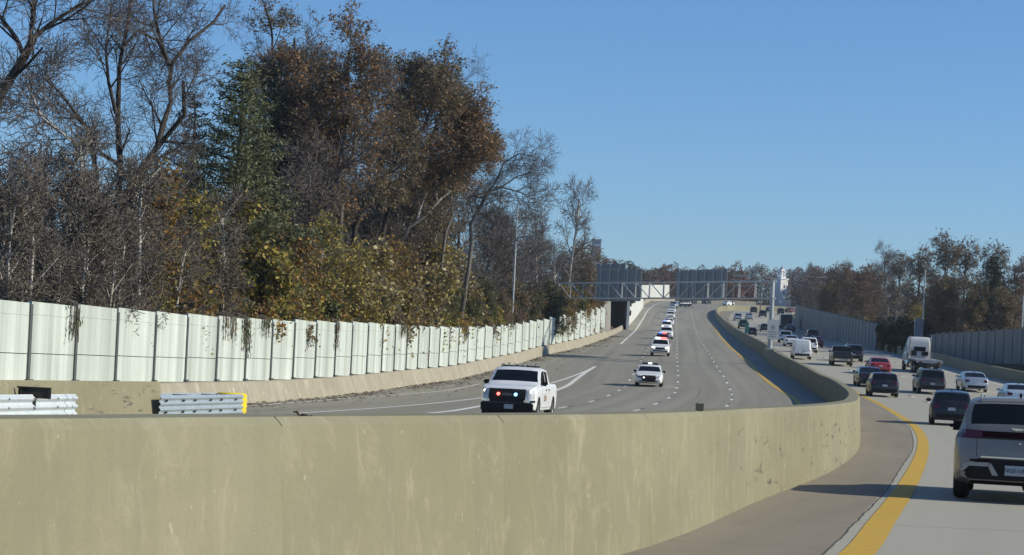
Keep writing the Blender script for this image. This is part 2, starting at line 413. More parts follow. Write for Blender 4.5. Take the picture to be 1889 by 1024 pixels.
# shoulders: a sheet 4 mm above the road
lines_px_yl = [(1580,1024),(1625,965),(1668,905),(1690,865),(1702,830),(1700,805),(1685,785),(1660,768),(1630,750),(1605,737)]
YO = [(p.y, p.x) for p in (W(*q) for q in lines_px_yl)]
YO = [(-60, xm(-60)+2.75), (0, xm(0)+2.62), (12, xm(12)+2.55)] + YO + [(z, xm(z)+2.8) for z in (165,200,260,330,420,520,600)]
def xyo(z): return interp(YO, z)
zs_n = [-50 + 2*i for i in range(110)] + [172 + 8*i for i in range(54)]
strip('median_shoulder', zs_n, lambda z: xm(z)-.02, lambda z: xyo(z) - .33, .004, M['shoulder'], 3, road)
YL = [(p.y, p.x) for p in (W(*q) for q in [(1478,750),(1470,740),(1460,732),(1437,718),(1420,707),(1402,691),(1388,676),(1370,660),(1353,646),(1335,628),(1323,612),(1312,595),(1305,581),(1305,575)])]
YL = [(-60, xm(-60)-2.8), (40, xm(40)-2.7), (90, xm(90)-2.4)] + YL
def xyl(z): return interp(YL, z)
def ribbon(mb, fx, z0, z1, w, h=.008, step=1.0):
    n = max(1, int(math.ceil((z1-z0)/step))); n0 = len(mb.v)
    if mb.uv is None: mb.uv = []
    for i in range(n+1):
        z = z0 + (z1-z0)*i/n; X = fx(z); d = Vector((fx(z+.5)-fx(z-.5), 1, 0)).normalized(); p = Vector((d.y, -d.x, 0)) * w/2
        for s in (-1, 1):
            q = Vector((X, z, 0)) + p*s; mb.v.append((q.x, q.y, S(q.x, q.y) + h)); mb.uv.append((0 if s < 0 else w, z))
        if i: mb.f.append((n0+2*i-2, n0+2*i-1, n0+2*i+1, n0+2*i)); mb.m.append(0)
b = MB(); ribbon(b, xyo, -50, 172, .34, .009, 1.5); b.build('yellow_edge_line', M['yellow_line'], road, fix=False)
b = MB(); ribbon(b, xyl, -40, 575, .30, .009, 2.0); b.build('yellow_edge_line', M['yellow_far'], road, fix=False)
b = MB(); random.seed(3)
def xcrack(z): return xyo(z) - .31 + .008*math.sin(z*2.1) + .006*math.sin(z*5.3) + .02*math.sin(z*.23)
ribbon(b, xcrack, -40, 150, .020, .007, .4)
b.build('joint', M['crack'], road, fix=False)
# white dashes, 3 m long every 12.2 m
D1 = [(p.y,p.x) for p in (W(*q) for q in [(1038,752),(1087,742),(1117,732),(1141,721),(1163,699),(1178,675),(1187,656),(1198,639),(1212,610),(1218,588),(1222,574)])]
D2 = [(p.y,p.x) for p in (W(*q) for q in [(1175,757),(1208,746),(1236,733),(1249,712.5),(1251,692),(1250,673),(1249,656),(1249,644),(1248,616),(1248,591),(1250,574),(1265,567)])]
D3 = [(p.y,p.x) for p in (W(*q) for q in [(1324.6,760.7),(1340.4,749.4),(1349,739),(1350,727),(1341,706),(1329.5,687),(1319.7,672),(1309,654),(1300,640),(1291,626),(1286,616),(1282,605),(1279,591),(1276.4,580.7),(1275.4,573.6),(1282,570),(1307,567)])]
b = MB(); bd = MB()
for D in (D1, D2, D3):
    z = D[0][0] - 12.2*4
    lo = D[0]; sl = .155
    f = (lambda D, lo: (lambda z: interp(D, z) if z >= lo[0] else lo[1] + (z-lo[0])*sl))(D, lo)
    while z < D[-1][0]:
        w = .16 if z < 250 else .2
        ribbon(b, f, z-1.6, z+1.6, w, .009, 1.1); ribbon(bd, f, z+2.0, z+4.2, .13, .008, 1.1); z += 12.2
for k, n in ((3.65, 0), (7.3, 1), (10.95, 2)):
    f = lambda z, k=k: xyo(z) + .1 + k
    z = -8.0 + n*3
    while z < 560: ribbon(b, f, z-1.6, z+1.6, .16, .009, 1.1); ribbon(bd, f, z+2.0, z+4.2, .13, .008, 1.1); z += 12.2
b.build('lane_dashes', M['white_line'], road, fix=False)
bd.build('contrast_dashes', mat('black_road_paint', (.07,.066,.06), .8), road, fix=False)
def pts_line(mb, px, w, zmax=None):
    L = sorted((p.y, p.x) for p in (W(*q) for q in px)); ribbon(mb, lambda z: interp(L, z), L[0][0], L[-1][0], w, .009, 2)
b = MB()
pts_line(b, [(300,765),(443,751),(640,735),(820,721),(887,708)], .15)
pts_line(b, [(443,768),(820,742),(883,735),(1020,706),(1075,687),(1098,676)], .22)
pts_line(b, [(600,779),(720,768),(820,760),(883,750),(1020,722),(1065,698),(1098,676)], .32)
pts_line(b, [(1145,635),(1165,617),(1185,590),(1200,568),(1215,560),(1235,556.5)], .26)
ribbon(b, lambda z: xr(z) - 2.6, -30, 560, .16, .009, 3)
b.build('white_edge_lines', M['white_line'], road, fix=False)
# dead leaves blown against the left parapet
rnd = random.Random(5); b = MB()
for i in range(7000):
    z = rnd.uniform(60, 330); c = .5 + .5*math.sin(z*.35) * math.sin(z*.11+1)
    if rnd.random() > .15 + .85*c*c: continue
    d = abs(rnd.gauss(0, .8)) + .06
    if rnd.random() < .3: d *= 2.2
    X = xw(z) + .35 + d; s = rnd.uniform(.05, .13); a = rnd.uniform(0, 6.28); zz = S(X, z) + .012
    v = [Vector((X, z, zz)) + Vector((math.cos(a+k*1.57)*s, math.sin(a+k*1.57)*s*.9, rnd.uniform(0, .06))) for k in range(4)]
    b.quad(*v)
litter = b.build('leaf_litter', mat('dead_leaf', (.12,.075,.045), .9), fix=False)
tag(litter, 'brown dead leaves blown along the foot of the left concrete parapet', 'leaf litter', kind='stuff')

# ---------------------------------------------------------------- barriers and walls
def extrude_along(zs, fx, prof, m, name, parent=None, hfun=None, joints=None, fz=None):
    "prof: closed section [(lateral, height)]; lateral grows to the right of the line"
    b = MB(); k = len(prof)
    st = sorted(set(zs) | set(sum(([j-.010, j-.008, j+.008, j+.010] for j in (joints or [])), [])))
    js = joints or []
    for z in st:
        X = fx(z); d = Vector((fx(z+.5)-fx(z-.5), 1, 0)).normalized(); p = Vector((d.y, -d.x, 0))
        shrink = any(abs(z-j) < .009 for j in js); hh = hfun(z) if hfun else 1
        for (a, h) in prof:
            if shrink: a = a*.95; h = h*.992
            q = Vector((X, z, 0)) + p*a; g = fz(z) if fz else S(X, z)
            b.v.append((q.x, q.y, g + h*hh))
    for j in range(len(st)-1):
        for i in range(k):
            b.f.append((j*k+i, j*k+(i+1)%k, (j+1)*k+(i+1)%k, (j+1)*k+i)); b.m.append(0)
    b.f.append(tuple(range(k))); b.f.append(tuple((len(st)-1)*k+i for i in reversed(range(k)))); b.m += [0, 0]
    return b.build(name, m, parent, smooth=35)
mz = [-40 + 2*i for i in range(100)] + [160 + 4*i for i in range(110)] + [600 + i for i in range(28)]
prof_med = [(-.62,-.3),(-.62,.0),(-.47,1.27),(-.42,1.32),(-.07,1.32),(-.02,1.27),(.06,0),(.06,-.3)]
bar_o = extrude_along(mz, xm, prof_med, M['barrier'], 'median_barrier', joints=[13.15, 17.05] + [-30 + 6.1*i for i in range(7)] + [21.6 + 6.1*i for i in range(20)])
tag(bar_o, 'long tan concrete median barrier curving between the two carriageways', 'barrier')
# left parapet under the sound wall, and its run on to the crest
pz = [-40 + 4*i for i in range(89)] + [316.5]
par_prof = [(-.55,-.5),(-.55,.92),(-.02,.92),(.04,.88),(.30,.12),(.36,.0),(.36,-.5)]
par = extrude_along(pz, xw, par_prof, M['parapet'], 'concrete_parapet', joints=[40+7.5*i for i in range(36)])
tag(par, 'low tan concrete parapet carrying the pale panelled sound wall', 'parapet')
cz = [317.5 + 4*i for i in range(91)] + [682 + 2*i for i in range(12)] + [706 + .8*i for i in range(16)]
edge_b = extrude_along(cz, xw, [(-.45,-.5),(-.45,.0),(-.30,.95),(-.05,.95),(.12,0),(.12,-.5)], M['parapet'], 'road_edge_barrier', hfun=lambda z: lin([(317,.75),(385,.8),(395,1.1),(700,1.15)], z))
tag(edge_b, 'pale concrete edge barrier climbing from the sound wall to the crest', 'barrier')
rb = extrude_along([-40+4*i for i in range(155)], xr, [(-.10,-.4),(-.10,0),(.04,1.07),(.34,1.07),(.48,0),(.48,-.6)], M['barrier'], 'roadside_barrier')
tag(rb, 'shaded concrete barrier along the right edge of the traffic lanes', 'barrier')

# left sound wall: posts and panels
PX = [-330,-230,-110,-20,62,147,222,292,350,406,459,506,547,587,623,653,682,709,732,754,775,795,814,832,849,866,882,897,912,926,940,953,966,979,992,1004,1016,1028,1040,1051,1062,1072,1082,1091,1100,1109,1118]
wall = empty('sound_wall', (xw(150), 150, S(xw(150),150)+.92), 'pale concrete panel sound wall with dark posts, left of the road under the trees', 'wall')
W0 = wall.location.copy()
def wall_z(px):
    lo, hi = 20., 330.
    for _ in range(40):
        m_ = (lo+hi)/2; X = xw(m_); a = CX + F*X/m_; b_ = YH - F*(S(X,m_)+.92-CAMZ)/m_
        xx = CX + CR*(a-CX) - SR*(b_-CY)
        if xx < px: lo = m_
        else: hi = m_
    return lo
pzs = [wall_z(x) for x in PX]
topy = [(-330,520),(0,553),(62,554),(64,561),(147,563),(222,570),(292,575),(350,580),(406,584),(459,588),(506,590),(547,591),(587,592),(623,594),(709,598),(754,600),(814,603),(866,604),(912,602),(953,598),(1004,590),(1040,583),(1072,576),(1100,570),(1118,567)]
def wpos(z, lat=-.28):
    X = xw(z); d = tangent(z, xw); return Vector((X + d.y*lat, z - d.x*lat, S(X, z) + .92))
rnd = random.Random(2)
for i, (px, z) in enumerate(zip(PX, pzs)):
    p = wpos(z); h = P(px, lin(topy, px-4), p.y).z - p.z
    b = MB(); d = tangent(z, xw)
    b.box(p - W0 + Vector((0,0,h/2-.06)), (.24,.20,h-.12), math.atan2(-d.x, d.y)); b.box(p - W0 + Vector((.03,0,.05)), (.34,.4,.10), math.atan2(-d.x, d.y))
    b.build('post', M['post_dark'], wall)
    if i == len(PX)-1: break
    z2 = pzs[i+1]; q = wpos(z2); mid = (px+PX[i+1])/2; c = (p+q)/2
    h = P(mid, lin(topy, mid), c.y).z - c.z + (rnd.uniform(-.03,.03))
    dv = (q-p); L = math.hypot(dv.x, dv.y); ang = math.atan2(dv.y, dv.x); u = Vector((dv.x/L, dv.y/L, 0)); nrm = Vector((u.y, -u.x, 0))
    b = MB(); sl = dv.z/L
    split = h*.36
    for (a0, a1, off) in ((.02, split-.012, .0), (split+.012, h*.84, .003), (h*.84+.006, h, .001)):
        n0 = len(b.v)
        for t in (.10, L-.10):
            for hh in (a0, a1):
                zz = p.z + sl*L*.5
                for o in (-.07, .07):
                    v = p + u*t + nrm*(o+off); b.v.append((v.x-W0.x, v.y-W0.y, zz+hh-W0.z))
        for f in ((0,1,3,2),(4,6,7,5),(0,4,5,1),(2,3,7,6),(1,5,7,3),(0,2,6,4)):
            b.f.append(tuple(n0+x for x in f)); b.m.append(0)
    b.build('panel', M['panel'], wall)

# right sound walls, in shade
def dark_wall(name, label, pts, n):
    # pts: ((x, top y, base y, distance) at both ends)
    (xa, ta, ba, za), (xb, tb, bb, zb) = pts
    A0, A1 = P(xa, ba, za), P(xa, ta, za); B0, B1 = P(xb, bb, zb), P(xb, tb, zb)
    root = empty(name, A0, label, 'wall')
    for i in range(n):
        f0, f1 = i/n, (i+1)/n; a = A0.lerp(B0, f0); c = A0.lerp(B0, f1); fm = (f0+f1)/2
        h0 = (A1.z-A0.z)*(1-fm) + (B1.z-B0.z)*fm; u = (c-a); u.z = 0; L = u.length; u.normalize(); nr = Vector((u.y,-u.x,0))
        zb_ = (a.z+c.z)/2 - A0.z; b = MB()
        for t0, t1, off in ((.12*1, L*.34, .0), (L*.34+.02, L*.67, .015), (L*.67+.02, L-.12, .005)):
            n0 = len(b.v)
            for t in (t0, t1):
                for hh in (-1.2, h0):
                    for o in (-.08, .08):
                        v = a + u*t + nr*(o+off) - A0; b.v.append((v.x, v.y, zb_+hh))
            for f in ((0,1,3,2),(4,6,7,5),(0,4,5,1),(2,3,7,6),(1,5,7,3),(0,2,6,4)):
                b.f.append(tuple(n0+x for x in f)); b.m.append(0)
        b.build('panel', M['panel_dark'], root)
        b = MB(); b.box(a - A0 + Vector((0,0,(h0-1.2)/2+.1)), (.26,.26,h0+1.4), math.atan2(u.y,u.x)); b.build('post', M['post_dark'], root)
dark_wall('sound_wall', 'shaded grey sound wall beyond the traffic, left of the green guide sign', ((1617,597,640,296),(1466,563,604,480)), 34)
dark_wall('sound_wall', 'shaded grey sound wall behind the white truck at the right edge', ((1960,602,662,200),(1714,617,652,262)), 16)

# gore barrier, crash cushion, guardrail on the left ramp
def gx(z): return -7.65 + (z-62)*.138
def gS(z): return S(gx(z), z)
go = extrude_along([20+2*i for i in range(18)]+[54.6], gx, [(-.45,-.3),(-.45,0),(-.28,1.16),(-.05,1.18),(.12,0),(.12,-.3)], M['barrier'], 'gore_barrier', joints=[38.1,45.2])
tag(go, 'tan concrete barrier end standing between the two guardrail pieces', 'barrier')
cc = empty('crash_cushion', (gx(58),58,gS(58)), 'grey ribbed crash cushion with a bright yellow nose', 'crash cushion')
def corrug(mb, z0, z1, lat, hb, n, pitch=.145, amp=.05, segs=1, fx=gx, org=None):
    org = org or Vector((0,0,0)); prof = []
    for k in range(n*8+1):
        prof.append((lat + amp*math.sin(k/8*2*math.pi - math.pi/2)*.5 + amp*.5, hb + pitch*k/8))
    n0 = len(mb.v); d = tangent(z0, fx); pr = Vector((d.y,-d.x,0)); K = len(prof)
    for i in range(segs+1):
        z = z0 + (z1-z0)*i/segs; X = fx(z)
        for (a, h) in prof:
            q = Vector((X,z,0)) + pr*a; mb.v.append((q.x-org.x, q.y-org.y, S(X,z)+h-org.z))
    for i in range(segs):
        for j in range(K-1):
            mb.f.append((n0+i*K+j, n0+(i+1)*K+j, n0+(i+1)*K+j+1, n0+i*K+j+1)); mb.m.append(0)
o_ = cc.location
for i, (za, zb2) in enumerate(((53.7,56.4),(56.3,59.0),(58.9,61.7))):
    for side in (1, -1):
        b = MB()
        if side == 1: corrug(b, za, zb2, .20+.012*(2-i), .27, 4, org=o_)
        else: corrug(b, za, zb2, -.55-.012*i, .27, 4, org=o_)
        for kk in range(2):
            for hh in (.42,.71):
                b.box(Vector((gx(za+.5+kk*1.5)+(.235+.012*(2-i)), za+.5+kk*1.5, gS(za)+hh)) - o_, (.012,.28,.035))
        ob = b.build('fender_panel', M['rail_grey'], cc); md = ob.modifiers.new('s','SOLIDIFY'); md.thickness = .008
for zz in (54.5,57.2,59.9,61.4):
    b = MB(); b.box(Vector((gx(zz)-.17, zz, gS(zz)+.44)) - o_, (.62,.09,.80)); b.build('diaphragm', M['post_dark'], cc)
b = MB(); b.lathe([(.02,.30),(.40,.30),(.44,.36),(.42,.46),(.45,.52),(.42,.60),(.45,.66),(.42,.75),(.44,.82),(.38,.87),(.02,.88)], 16, 'z', tuple(Vector((gx(61.95)-.17,61.95,gS(62)))-o_))
b.build('nose', M['yellow_nose'], cc, smooth=50)
gr = empty('guardrail', (gx(40)+.3,40,gS(40)), 'white ribbed guardrail piece at the left edge of the picture', 'guardrail'); o_ = gr.location
b = MB(); corrug(b, 22, 46.5, .36, .38, 3, .175, .07, 12, org=o_); ob = b.build('rail', M['rail_white'], gr); md = ob.modifiers.new('s','SOLIDIFY'); md.thickness = .01
b = MB(); corrug(b, 46.45, 47.1, .375, .38, 3, .175, .07, 1, org=o_); ob = b.build('rail_end', M['rail_white'], gr); md = ob.modifiers.new('s','SOLIDIFY'); md.thickness = .01
for zz in (24,28,32,36,40,44,46.3):
    b = MB(); b.box(Vector((gx(zz)+.24, zz, gS(zz)+.42)) - o_, (.18,.15,.88)); b.build('post', M['galv'], gr)
for zz in (41.5,43,44.4,45.8,46.7):
    for hh in (.47,.64,.82):
        b = MB(); b.box(Vector((gx(zz)+.44, zz, gS(zz)+hh)) - o_, (.02,.05,.03)); b.build('bolt', M['post_dark'], gr)
# dark board behind the guardrail
p0 = P(64, 724.5, 44.5); b = MB(); b.box((0,0,0), (.67,.05,.23)); b.box((-.02,-.03,.105), (.69,.02,.03)); b.box((.3,-.03,-.02),(.03,.02,.2)); b.box((-.28,-.03,-.02),(.03,.02,.2)); b.box((0,.0,-.2),(.06,.05,.3))
bo = b.build('board', mat('dark_board', (.028,.025,.022), .8)); bo.location = p0
tag(bo, 'dark board standing above the white guardrail', 'board')

# guide marker on the barrier, rag on the barrier
def on_barrier(px, lat):
    lo, hi = 9., 120.
    for _ in range(40):
        m_ = (lo+hi)/2; X = xm(m_)+lat; a = CX + F*X/m_; b_ = YH - F*(S(X,m_)+1.34-CAMZ)/m_
        if CX + CR*(a-CX) - SR*(b_-CY) < px: lo = m_
        else: hi = m_
    return Vector((xm(lo)+lat, lo, S(xm(lo)+lat, lo)+1.32))
b = MB(); b.box((0,0,.05), (.095,.012,.085)); b.box((0,.012,.01), (.05,.03,.03))
o = b.build('reflector_marker', mat('olive_marker', (.115,.11,.07), .7)); o.location = on_barrier(1290.5, -.12)
tag(o, 'small olive square reflector standing on the median barrier', 'marker')
rnd = random.Random(8); b = MB()
pts = [Vector((-.05+.02*i, .01*math.sin(i*1.3), .006+.006*math.sin(i*2.2)+(.016 if i < 2 else 0))) for i in range(7)]
b.tube(pts, [.007,.011,.008,.010,.007,.006,.003], 6)
o = b.build('scrap', mat('brown_scrap', (.07,.055,.035), .9), smooth=60); o.location = on_barrier(556, -.14); tag(o, 'little brown scrap of debris lying on the median barrier top', 'debris')
# ---------------------------------------------------------------- vehicles
def slin(pts, y, s=.05):
    return sum(lin(pts, y + k*s) for k in (-2,-1,0,1,2)) / 5
def text_mesh(txt, size, m, name, depth=.004):
    cu = bpy.data.curves.new(name, 'FONT'); cu.body = txt; cu.size = size; cu.extrude = depth; cu.align_x = 'CENTER'; cu.align_y = 'CENTER'
    o = bpy.data.objects.new(name, cu); COL.objects.link(o)
    me = bpy.data.meshes.new_from_object(o.evaluated_get(bpy.context.evaluated_depsgraph_get()))
    bpy.data.objects.remove(o); me.name = name; me.materials.clear(); me.materials.append(m); return me
def wheel_meshes(r, w, rimmat):
    b = MB(); b.lathe([(r*.60,-w/2+.02),(r*.88,-w/2),(r*.97,-w/2+.03),(r,-w/2+.06),(r,w/2-.06),(r*.97,w/2-.03),(r*.88,w/2),(r*.60,w/2-.02)], 24, 'x')
    t = b.mesh('tyre', M['tyre'], 50)
    b = MB(); b.lathe([(r*.62,w/2-.015),(r*.60,w/2-.03),(r*.52,w/2-.06),(r*.2,w/2-.05),(r*.14,w/2-.02),(.001,w/2-.02)], 20, 'x')
    for k in range(6):
        a = k*math.pi/3; c, s = math.cos(a), math.sin(a)
        b.bar((w/2-.03, c*r*.12, s*r*.12), (w/2-.028, c*r*.58, s*r*.58), .03, .07)
    return t, b.mesh('rim', rimmat, 40)
SPEC = {
 'crossover': dict(L=4.75, W=1.97, zb=.26, wr=.36, ww=.24, ax=(-1.42,1.42), tum=.30,
    top=[(-2.375,.70),(-2.34,.98),(-2.27,1.20),(-1.93,1.575),(-1.84,1.605),(-1.0,1.645),(0,1.635),(.55,1.56),(1.25,1.13),(1.35,1.09),(2.05,.97),(2.30,.82),(2.375,.60)],
    belt=[(-2.375,.66),(-2.32,.95),(-2.1,1.07),(-1.6,1.06),(1.2,1.0),(2.0,.90),(2.30,.76),(2.375,.55)], wsh=(.60,1.22), rear=(-2.25,-1.97), side=[(-1.75,-1.05),(-.98,-.02),(.05,1.0)]),
 'suv': dict(L=4.95, W=1.98, zb=.32, wr=.39, ww=.26, ax=(-1.45,1.5), tum=.22,
    top=[(-2.475,.72),(-2.45,1.05),(-2.38,1.20),(-2.22,1.72),(-2.1,1.77),(-1.0,1.80),(.1,1.79),(.55,1.72),(1.2,1.22),(1.3,1.17),(2.15,1.07),(2.42,.95),(2.475,.65)],
    belt=[(-2.475,.68),(-2.42,1.02),(-2.2,1.12),(-1.6,1.12),(1.15,1.08),(2.1,1.0),(2.42,.88),(2.475,.6)], wsh=(.60,1.17), rear=(-2.38,-2.22), side=[(-2.0,-1.15),(-1.08,-.08),(-.0,.95)]),
 'hatch': dict(L=4.35, W=1.83, zb=.22, wr=.33, ww=.22, ax=(-1.28,1.3), tum=.30,
    top=[(-2.175,.65),(-2.14,.92),(-2.05,1.08),(-1.6,1.43),(-1.5,1.46),(-.6,1.52),(.1,1.50),(.5,1.42),(1.2,1.02),(1.3,.98),(1.95,.86),(2.12,.72),(2.175,.5)],
    belt=[(-2.175,.60),(-2.12,.86),(-1.9,.98),(-1.4,.97),(1.15,.92),(1.9,.80),(2.12,.66),(2.175,.46)], wsh=(.56,1.16), rear=(-2.02,-1.62), side=[(-1.45,-.95),(-.88,-.0),(.06,.95)]),
 'sedan': dict(L=4.95, W=1.90, zb=.22, wr=.34, ww=.23, ax=(-1.42,1.45), tum=.34,
    top=[(-2.475,.66),(-2.44,.95),(-2.36,1.05),(-1.75,1.10),(-1.05,1.42),(-.9,1.46),(-.2,1.50),(.3,1.48),(.6,1.39),(1.3,1.03),(1.4,.99),(2.15,.88),(2.42,.74),(2.475,.52)],
    belt=[(-2.475,.62),(-2.42,.92),(-2.3,1.0),(-1.75,1.02),(1.2,.95),(2.1,.83),(2.42,.68),(2.475,.48)], wsh=(.62,1.27), rear=(-1.70,-1.05), side=[(-1.35,-.72),(-.66,.12),(.18,1.05)]),
 'pickup': dict(L=5.9, W=2.03, zb=.36, wr=.42, ww=.28, ax=(-1.72,1.95), tum=.20,
    top=[(-2.95,.90),(-2.93,1.34),(-1.02,1.36),(-.97,1.40),(-.72,1.84),(-.6,1.90),(.1,1.95),(.5,1.93),(.75,1.86),(1.35,1.40),(1.45,1.34),(2.5,1.27),(2.86,1.18),(2.95,.85)],
    belt=[(-2.95,.86),(-2.92,1.30),(-1.0,1.32),(1.35,1.24),(2.5,1.18),(2.86,1.08),(2.95,.80)], wsh=(.80,1.32), rear=(-.95,-.74), side=[(-.58,.02),(.10,1.1)]),
 'van': dict(L=5.3, W=2.0, zb=.32, wr=.36, ww=.24, ax=(-1.55,1.7), tum=.14,
    top=[(-2.65,.60),(-2.64,1.85),(-2.55,2.02),(-2.3,2.06),(.6,2.05),(.95,1.97),(1.65,1.38),(1.75,1.30),(2.35,1.08),(2.6,.92),(2.65,.6)],
    belt=[(-2.65,.56),(-2.63,1.10),(-2.4,1.16),(1.55,1.14),(2.3,1.0),(2.6,.84),(2.65,.55)], wsh=(1.0,1.62), rear=None, side=[(.55,1.4)]),
}
def loft(sp):
    L, Wd, zb0, tum = sp['L'], sp['W'], sp['zb'], sp['tum']; hl = L/2
    ys = {round(-hl + L*i/46, 4) for i in range(47)}
    for d in (.02,.05,.09,.14,.2,.28): ys |= {round(-hl+d,4), round(hl-d,4)}
    marks = list(sp['wsh']) + (list(sp['rear']) if sp['rear'] else []) + [a for s in sp['side'] for a in s]
    ys = sorted(y for y in ys if all(abs(y-mk) > .025 for mk in marks)) + marks; ys.sort()
    rows = []
    for y in ys:
        zt = slin(sp['top'], y, .02); zl = min(slin(sp['belt'], y, .03), zt-.02); g = max(0, min(1, (zt-zl)/.35))
        df, dr = hl-y, y+hl; w = Wd/2
        w *= 1 - .17*max(0, 1-df/.55)**2 - .11*max(0, 1-dr/.45)**2
        zb = zb0 + .10*max(0,1-df/.5) + .08*max(0,1-dr/.4); zb = min(zb, zl-.12)
        xg = lambda z: w-.06 - tum*max(0, z-zl)
        zr = zt-.05*g-.006; wrl = xg(zr); zgt = zt-.115*g-.008
        rows.append([(0,zb),(w*.80,zb),(w*.955,zb+.05),(w*.99,zb+.20*min(1,(zl-zb)/.6)),(w,zb+(zl-zb)*.62),(w-.012,zl-.09*min(1,(zl-zb)/.4)),(w-.05,zl),
            (xg(zl+.05*g), zl+.05*g+.004),(xg(zgt),zgt),(wrl,zr),(wrl-.05-.05*g,zt-.016*g),(wrl*.55,zt+.003),(0,zt+.012)])
    v, f, mi = [], [], []; K = len(rows[0]); full = 2*K-2
    for y, r in zip(ys, rows):
        for (x,z) in r: v.append((x,y,z))
        for (x,z) in reversed(r[1:-1]): v.append((-x,y,z))
    inr = lambda y0, y1, rg: rg is not None and y0 >= rg[0]-1e-4 and y1 <= rg[1]+1e-4
    for i in range(len(ys)-1):
        y0, y1 = ys[i], ys[i+1]
        for j in range(full):
            jj = j if j < K-1 else full-1-j
            m = 0
            if jj in (10,11):
                if inr(y0,y1,sp['wsh']): m = 1
                elif inr(y0,y1,sp['rear']): m = 2
            if jj == 7 and any(inr(y0,y1,s) for s in sp['side']): m = 3
            f.append((i*full+j, i*full+(j+1)%full, (i+1)*full+(j+1)%full, (i+1)*full+j)); mi.append(m)
    f.append(tuple(range(full))); mi.append(0); n = (len(ys)-1)*full
    f.append(tuple(n+i for i in reversed(range(full)))); mi.append(0)
    return v, f, mi
class Kit: pass
KITS = {}
def split_part(bm, idx, name, m, smooth=40):
    nb = bmesh.new(); vm = {}
    for fc in bm.faces:
        if fc.material_index in idx and fc.tag:
            vs = []
            for w in fc.verts:
                if w not in vm: vm[w] = nb.verts.new(w.co)
                vs.append(vm[w])
            try: nb.faces.new(vs)
            except ValueError: pass
    me = bpy.data.meshes.new(name); nb.to_mesh(me); nb.free(); me.materials.append(m)
    me.polygons.foreach_set("use_smooth", [True]*len(me.polygons)); me.set_sharp_from_angle(angle=R(smooth)); return me
def kit(kind, variant=''):
    key = kind + variant
    if key in KITS: return KITS[key]
    sp = SPEC[kind]; k = Kit(); k.parts = []; k.sp = sp; KITS[key] = k
    v, f, mi = loft(sp); me = bpy.data.meshes.new('body'); me.from_pydata(v, [], f)
    for _ in range(5): me.materials.append(M['black'])
    me.polygons.foreach_set("material_index", mi)
    bm = bmesh.new(); bm.from_mesh(me); bmesh.ops.recalc_face_normals(bm, faces=bm.faces); bm.to_mesh(me); bm.free()
    o = link_mesh('body', me)
    c = MB()
    for ay in sp['ax']:
        for s in (-1, 1):
            r = sp['wr']*1.16
            c.lathe([(.0001,-.33),(r,-.33),(r,.33),(.0001,.33)], 28, 'x', (s*(sp['W']/2+.02), ay, sp['wr']))
    cm = c.mesh('cut', M['black'])
    for _ in range(4): cm.materials.append(M['black'])
    cm.polygons.foreach_set("material_index", [4]*len(cm.polygons))
    bm = bmesh.new(); bm.from_mesh(cm); bmesh.ops.remove_doubles(bm, verts=bm.verts, dist=.001); bmesh.ops.recalc_face_normals(bm, faces=bm.faces); bm.to_mesh(cm); bm.free()
    co = link_mesh('cut', cm)
    md = o.modifiers.new('b','BOOLEAN'); md.operation = 'DIFFERENCE'; md.object = co; md.solver = 'EXACT'; md.material_mode = 'INDEX'
    bpy.context.view_layer.update()
    res = bpy.data.meshes.new_from_object(o.evaluated_get(bpy.context.evaluated_depsgraph_get()))
    bpy.data.objects.remove(o); bpy.data.objects.remove(co)
    bm = bmesh.new(); bm.from_mesh(res)
    for fc in bm.faces: fc.tag = True
    k.bvh = BVHTree.FromBMesh(bm)
    add = lambda name, me, parent=None, paint=False, lod=0: (k.parts.append((name, me, parent, paint, lod)), len(k.parts)-1)[1]
    k.add = add
    add('body', split_part(bm, (0,), 'body', PAINT['white'], 38), paint=True)
    for ay in sp['ax']:
        for s in (-1, 1):
            for fc in bm.faces: cc_ = fc.calc_center_median(); fc.tag = cc_.x*s > 0 and abs(cc_.y-ay) < 1.0
            add('wheel_arch', split_part(bm, (4,), 'wheel_arch', M['arch']))
    for fc in bm.faces: fc.tag = True
    add('windshield', split_part(bm, (1,), 'windshield', M['glass']))
    if sp['rear']: add('rear_window', split_part(bm, (2,), 'rear_window', M['glass']))
    for s in (-1, 1):
        for fc in bm.faces: fc.tag = fc.calc_center_median().x * s > 0
        add('side_window', split_part(bm, (3,), 'side_window', M['glass']))
    bm.free()
    t, rm = wheel_meshes(sp['wr'], sp['ww'], M['rim'])
    for ay in sp['ax']:
        for s in (-1, 1):
            i = add('wheel', t); k.parts[i] += ((s*(sp['W']/2-sp['ww']/2-.005), ay, sp['wr']), s)
            add('rim', rm, i, False, 1)
    return k
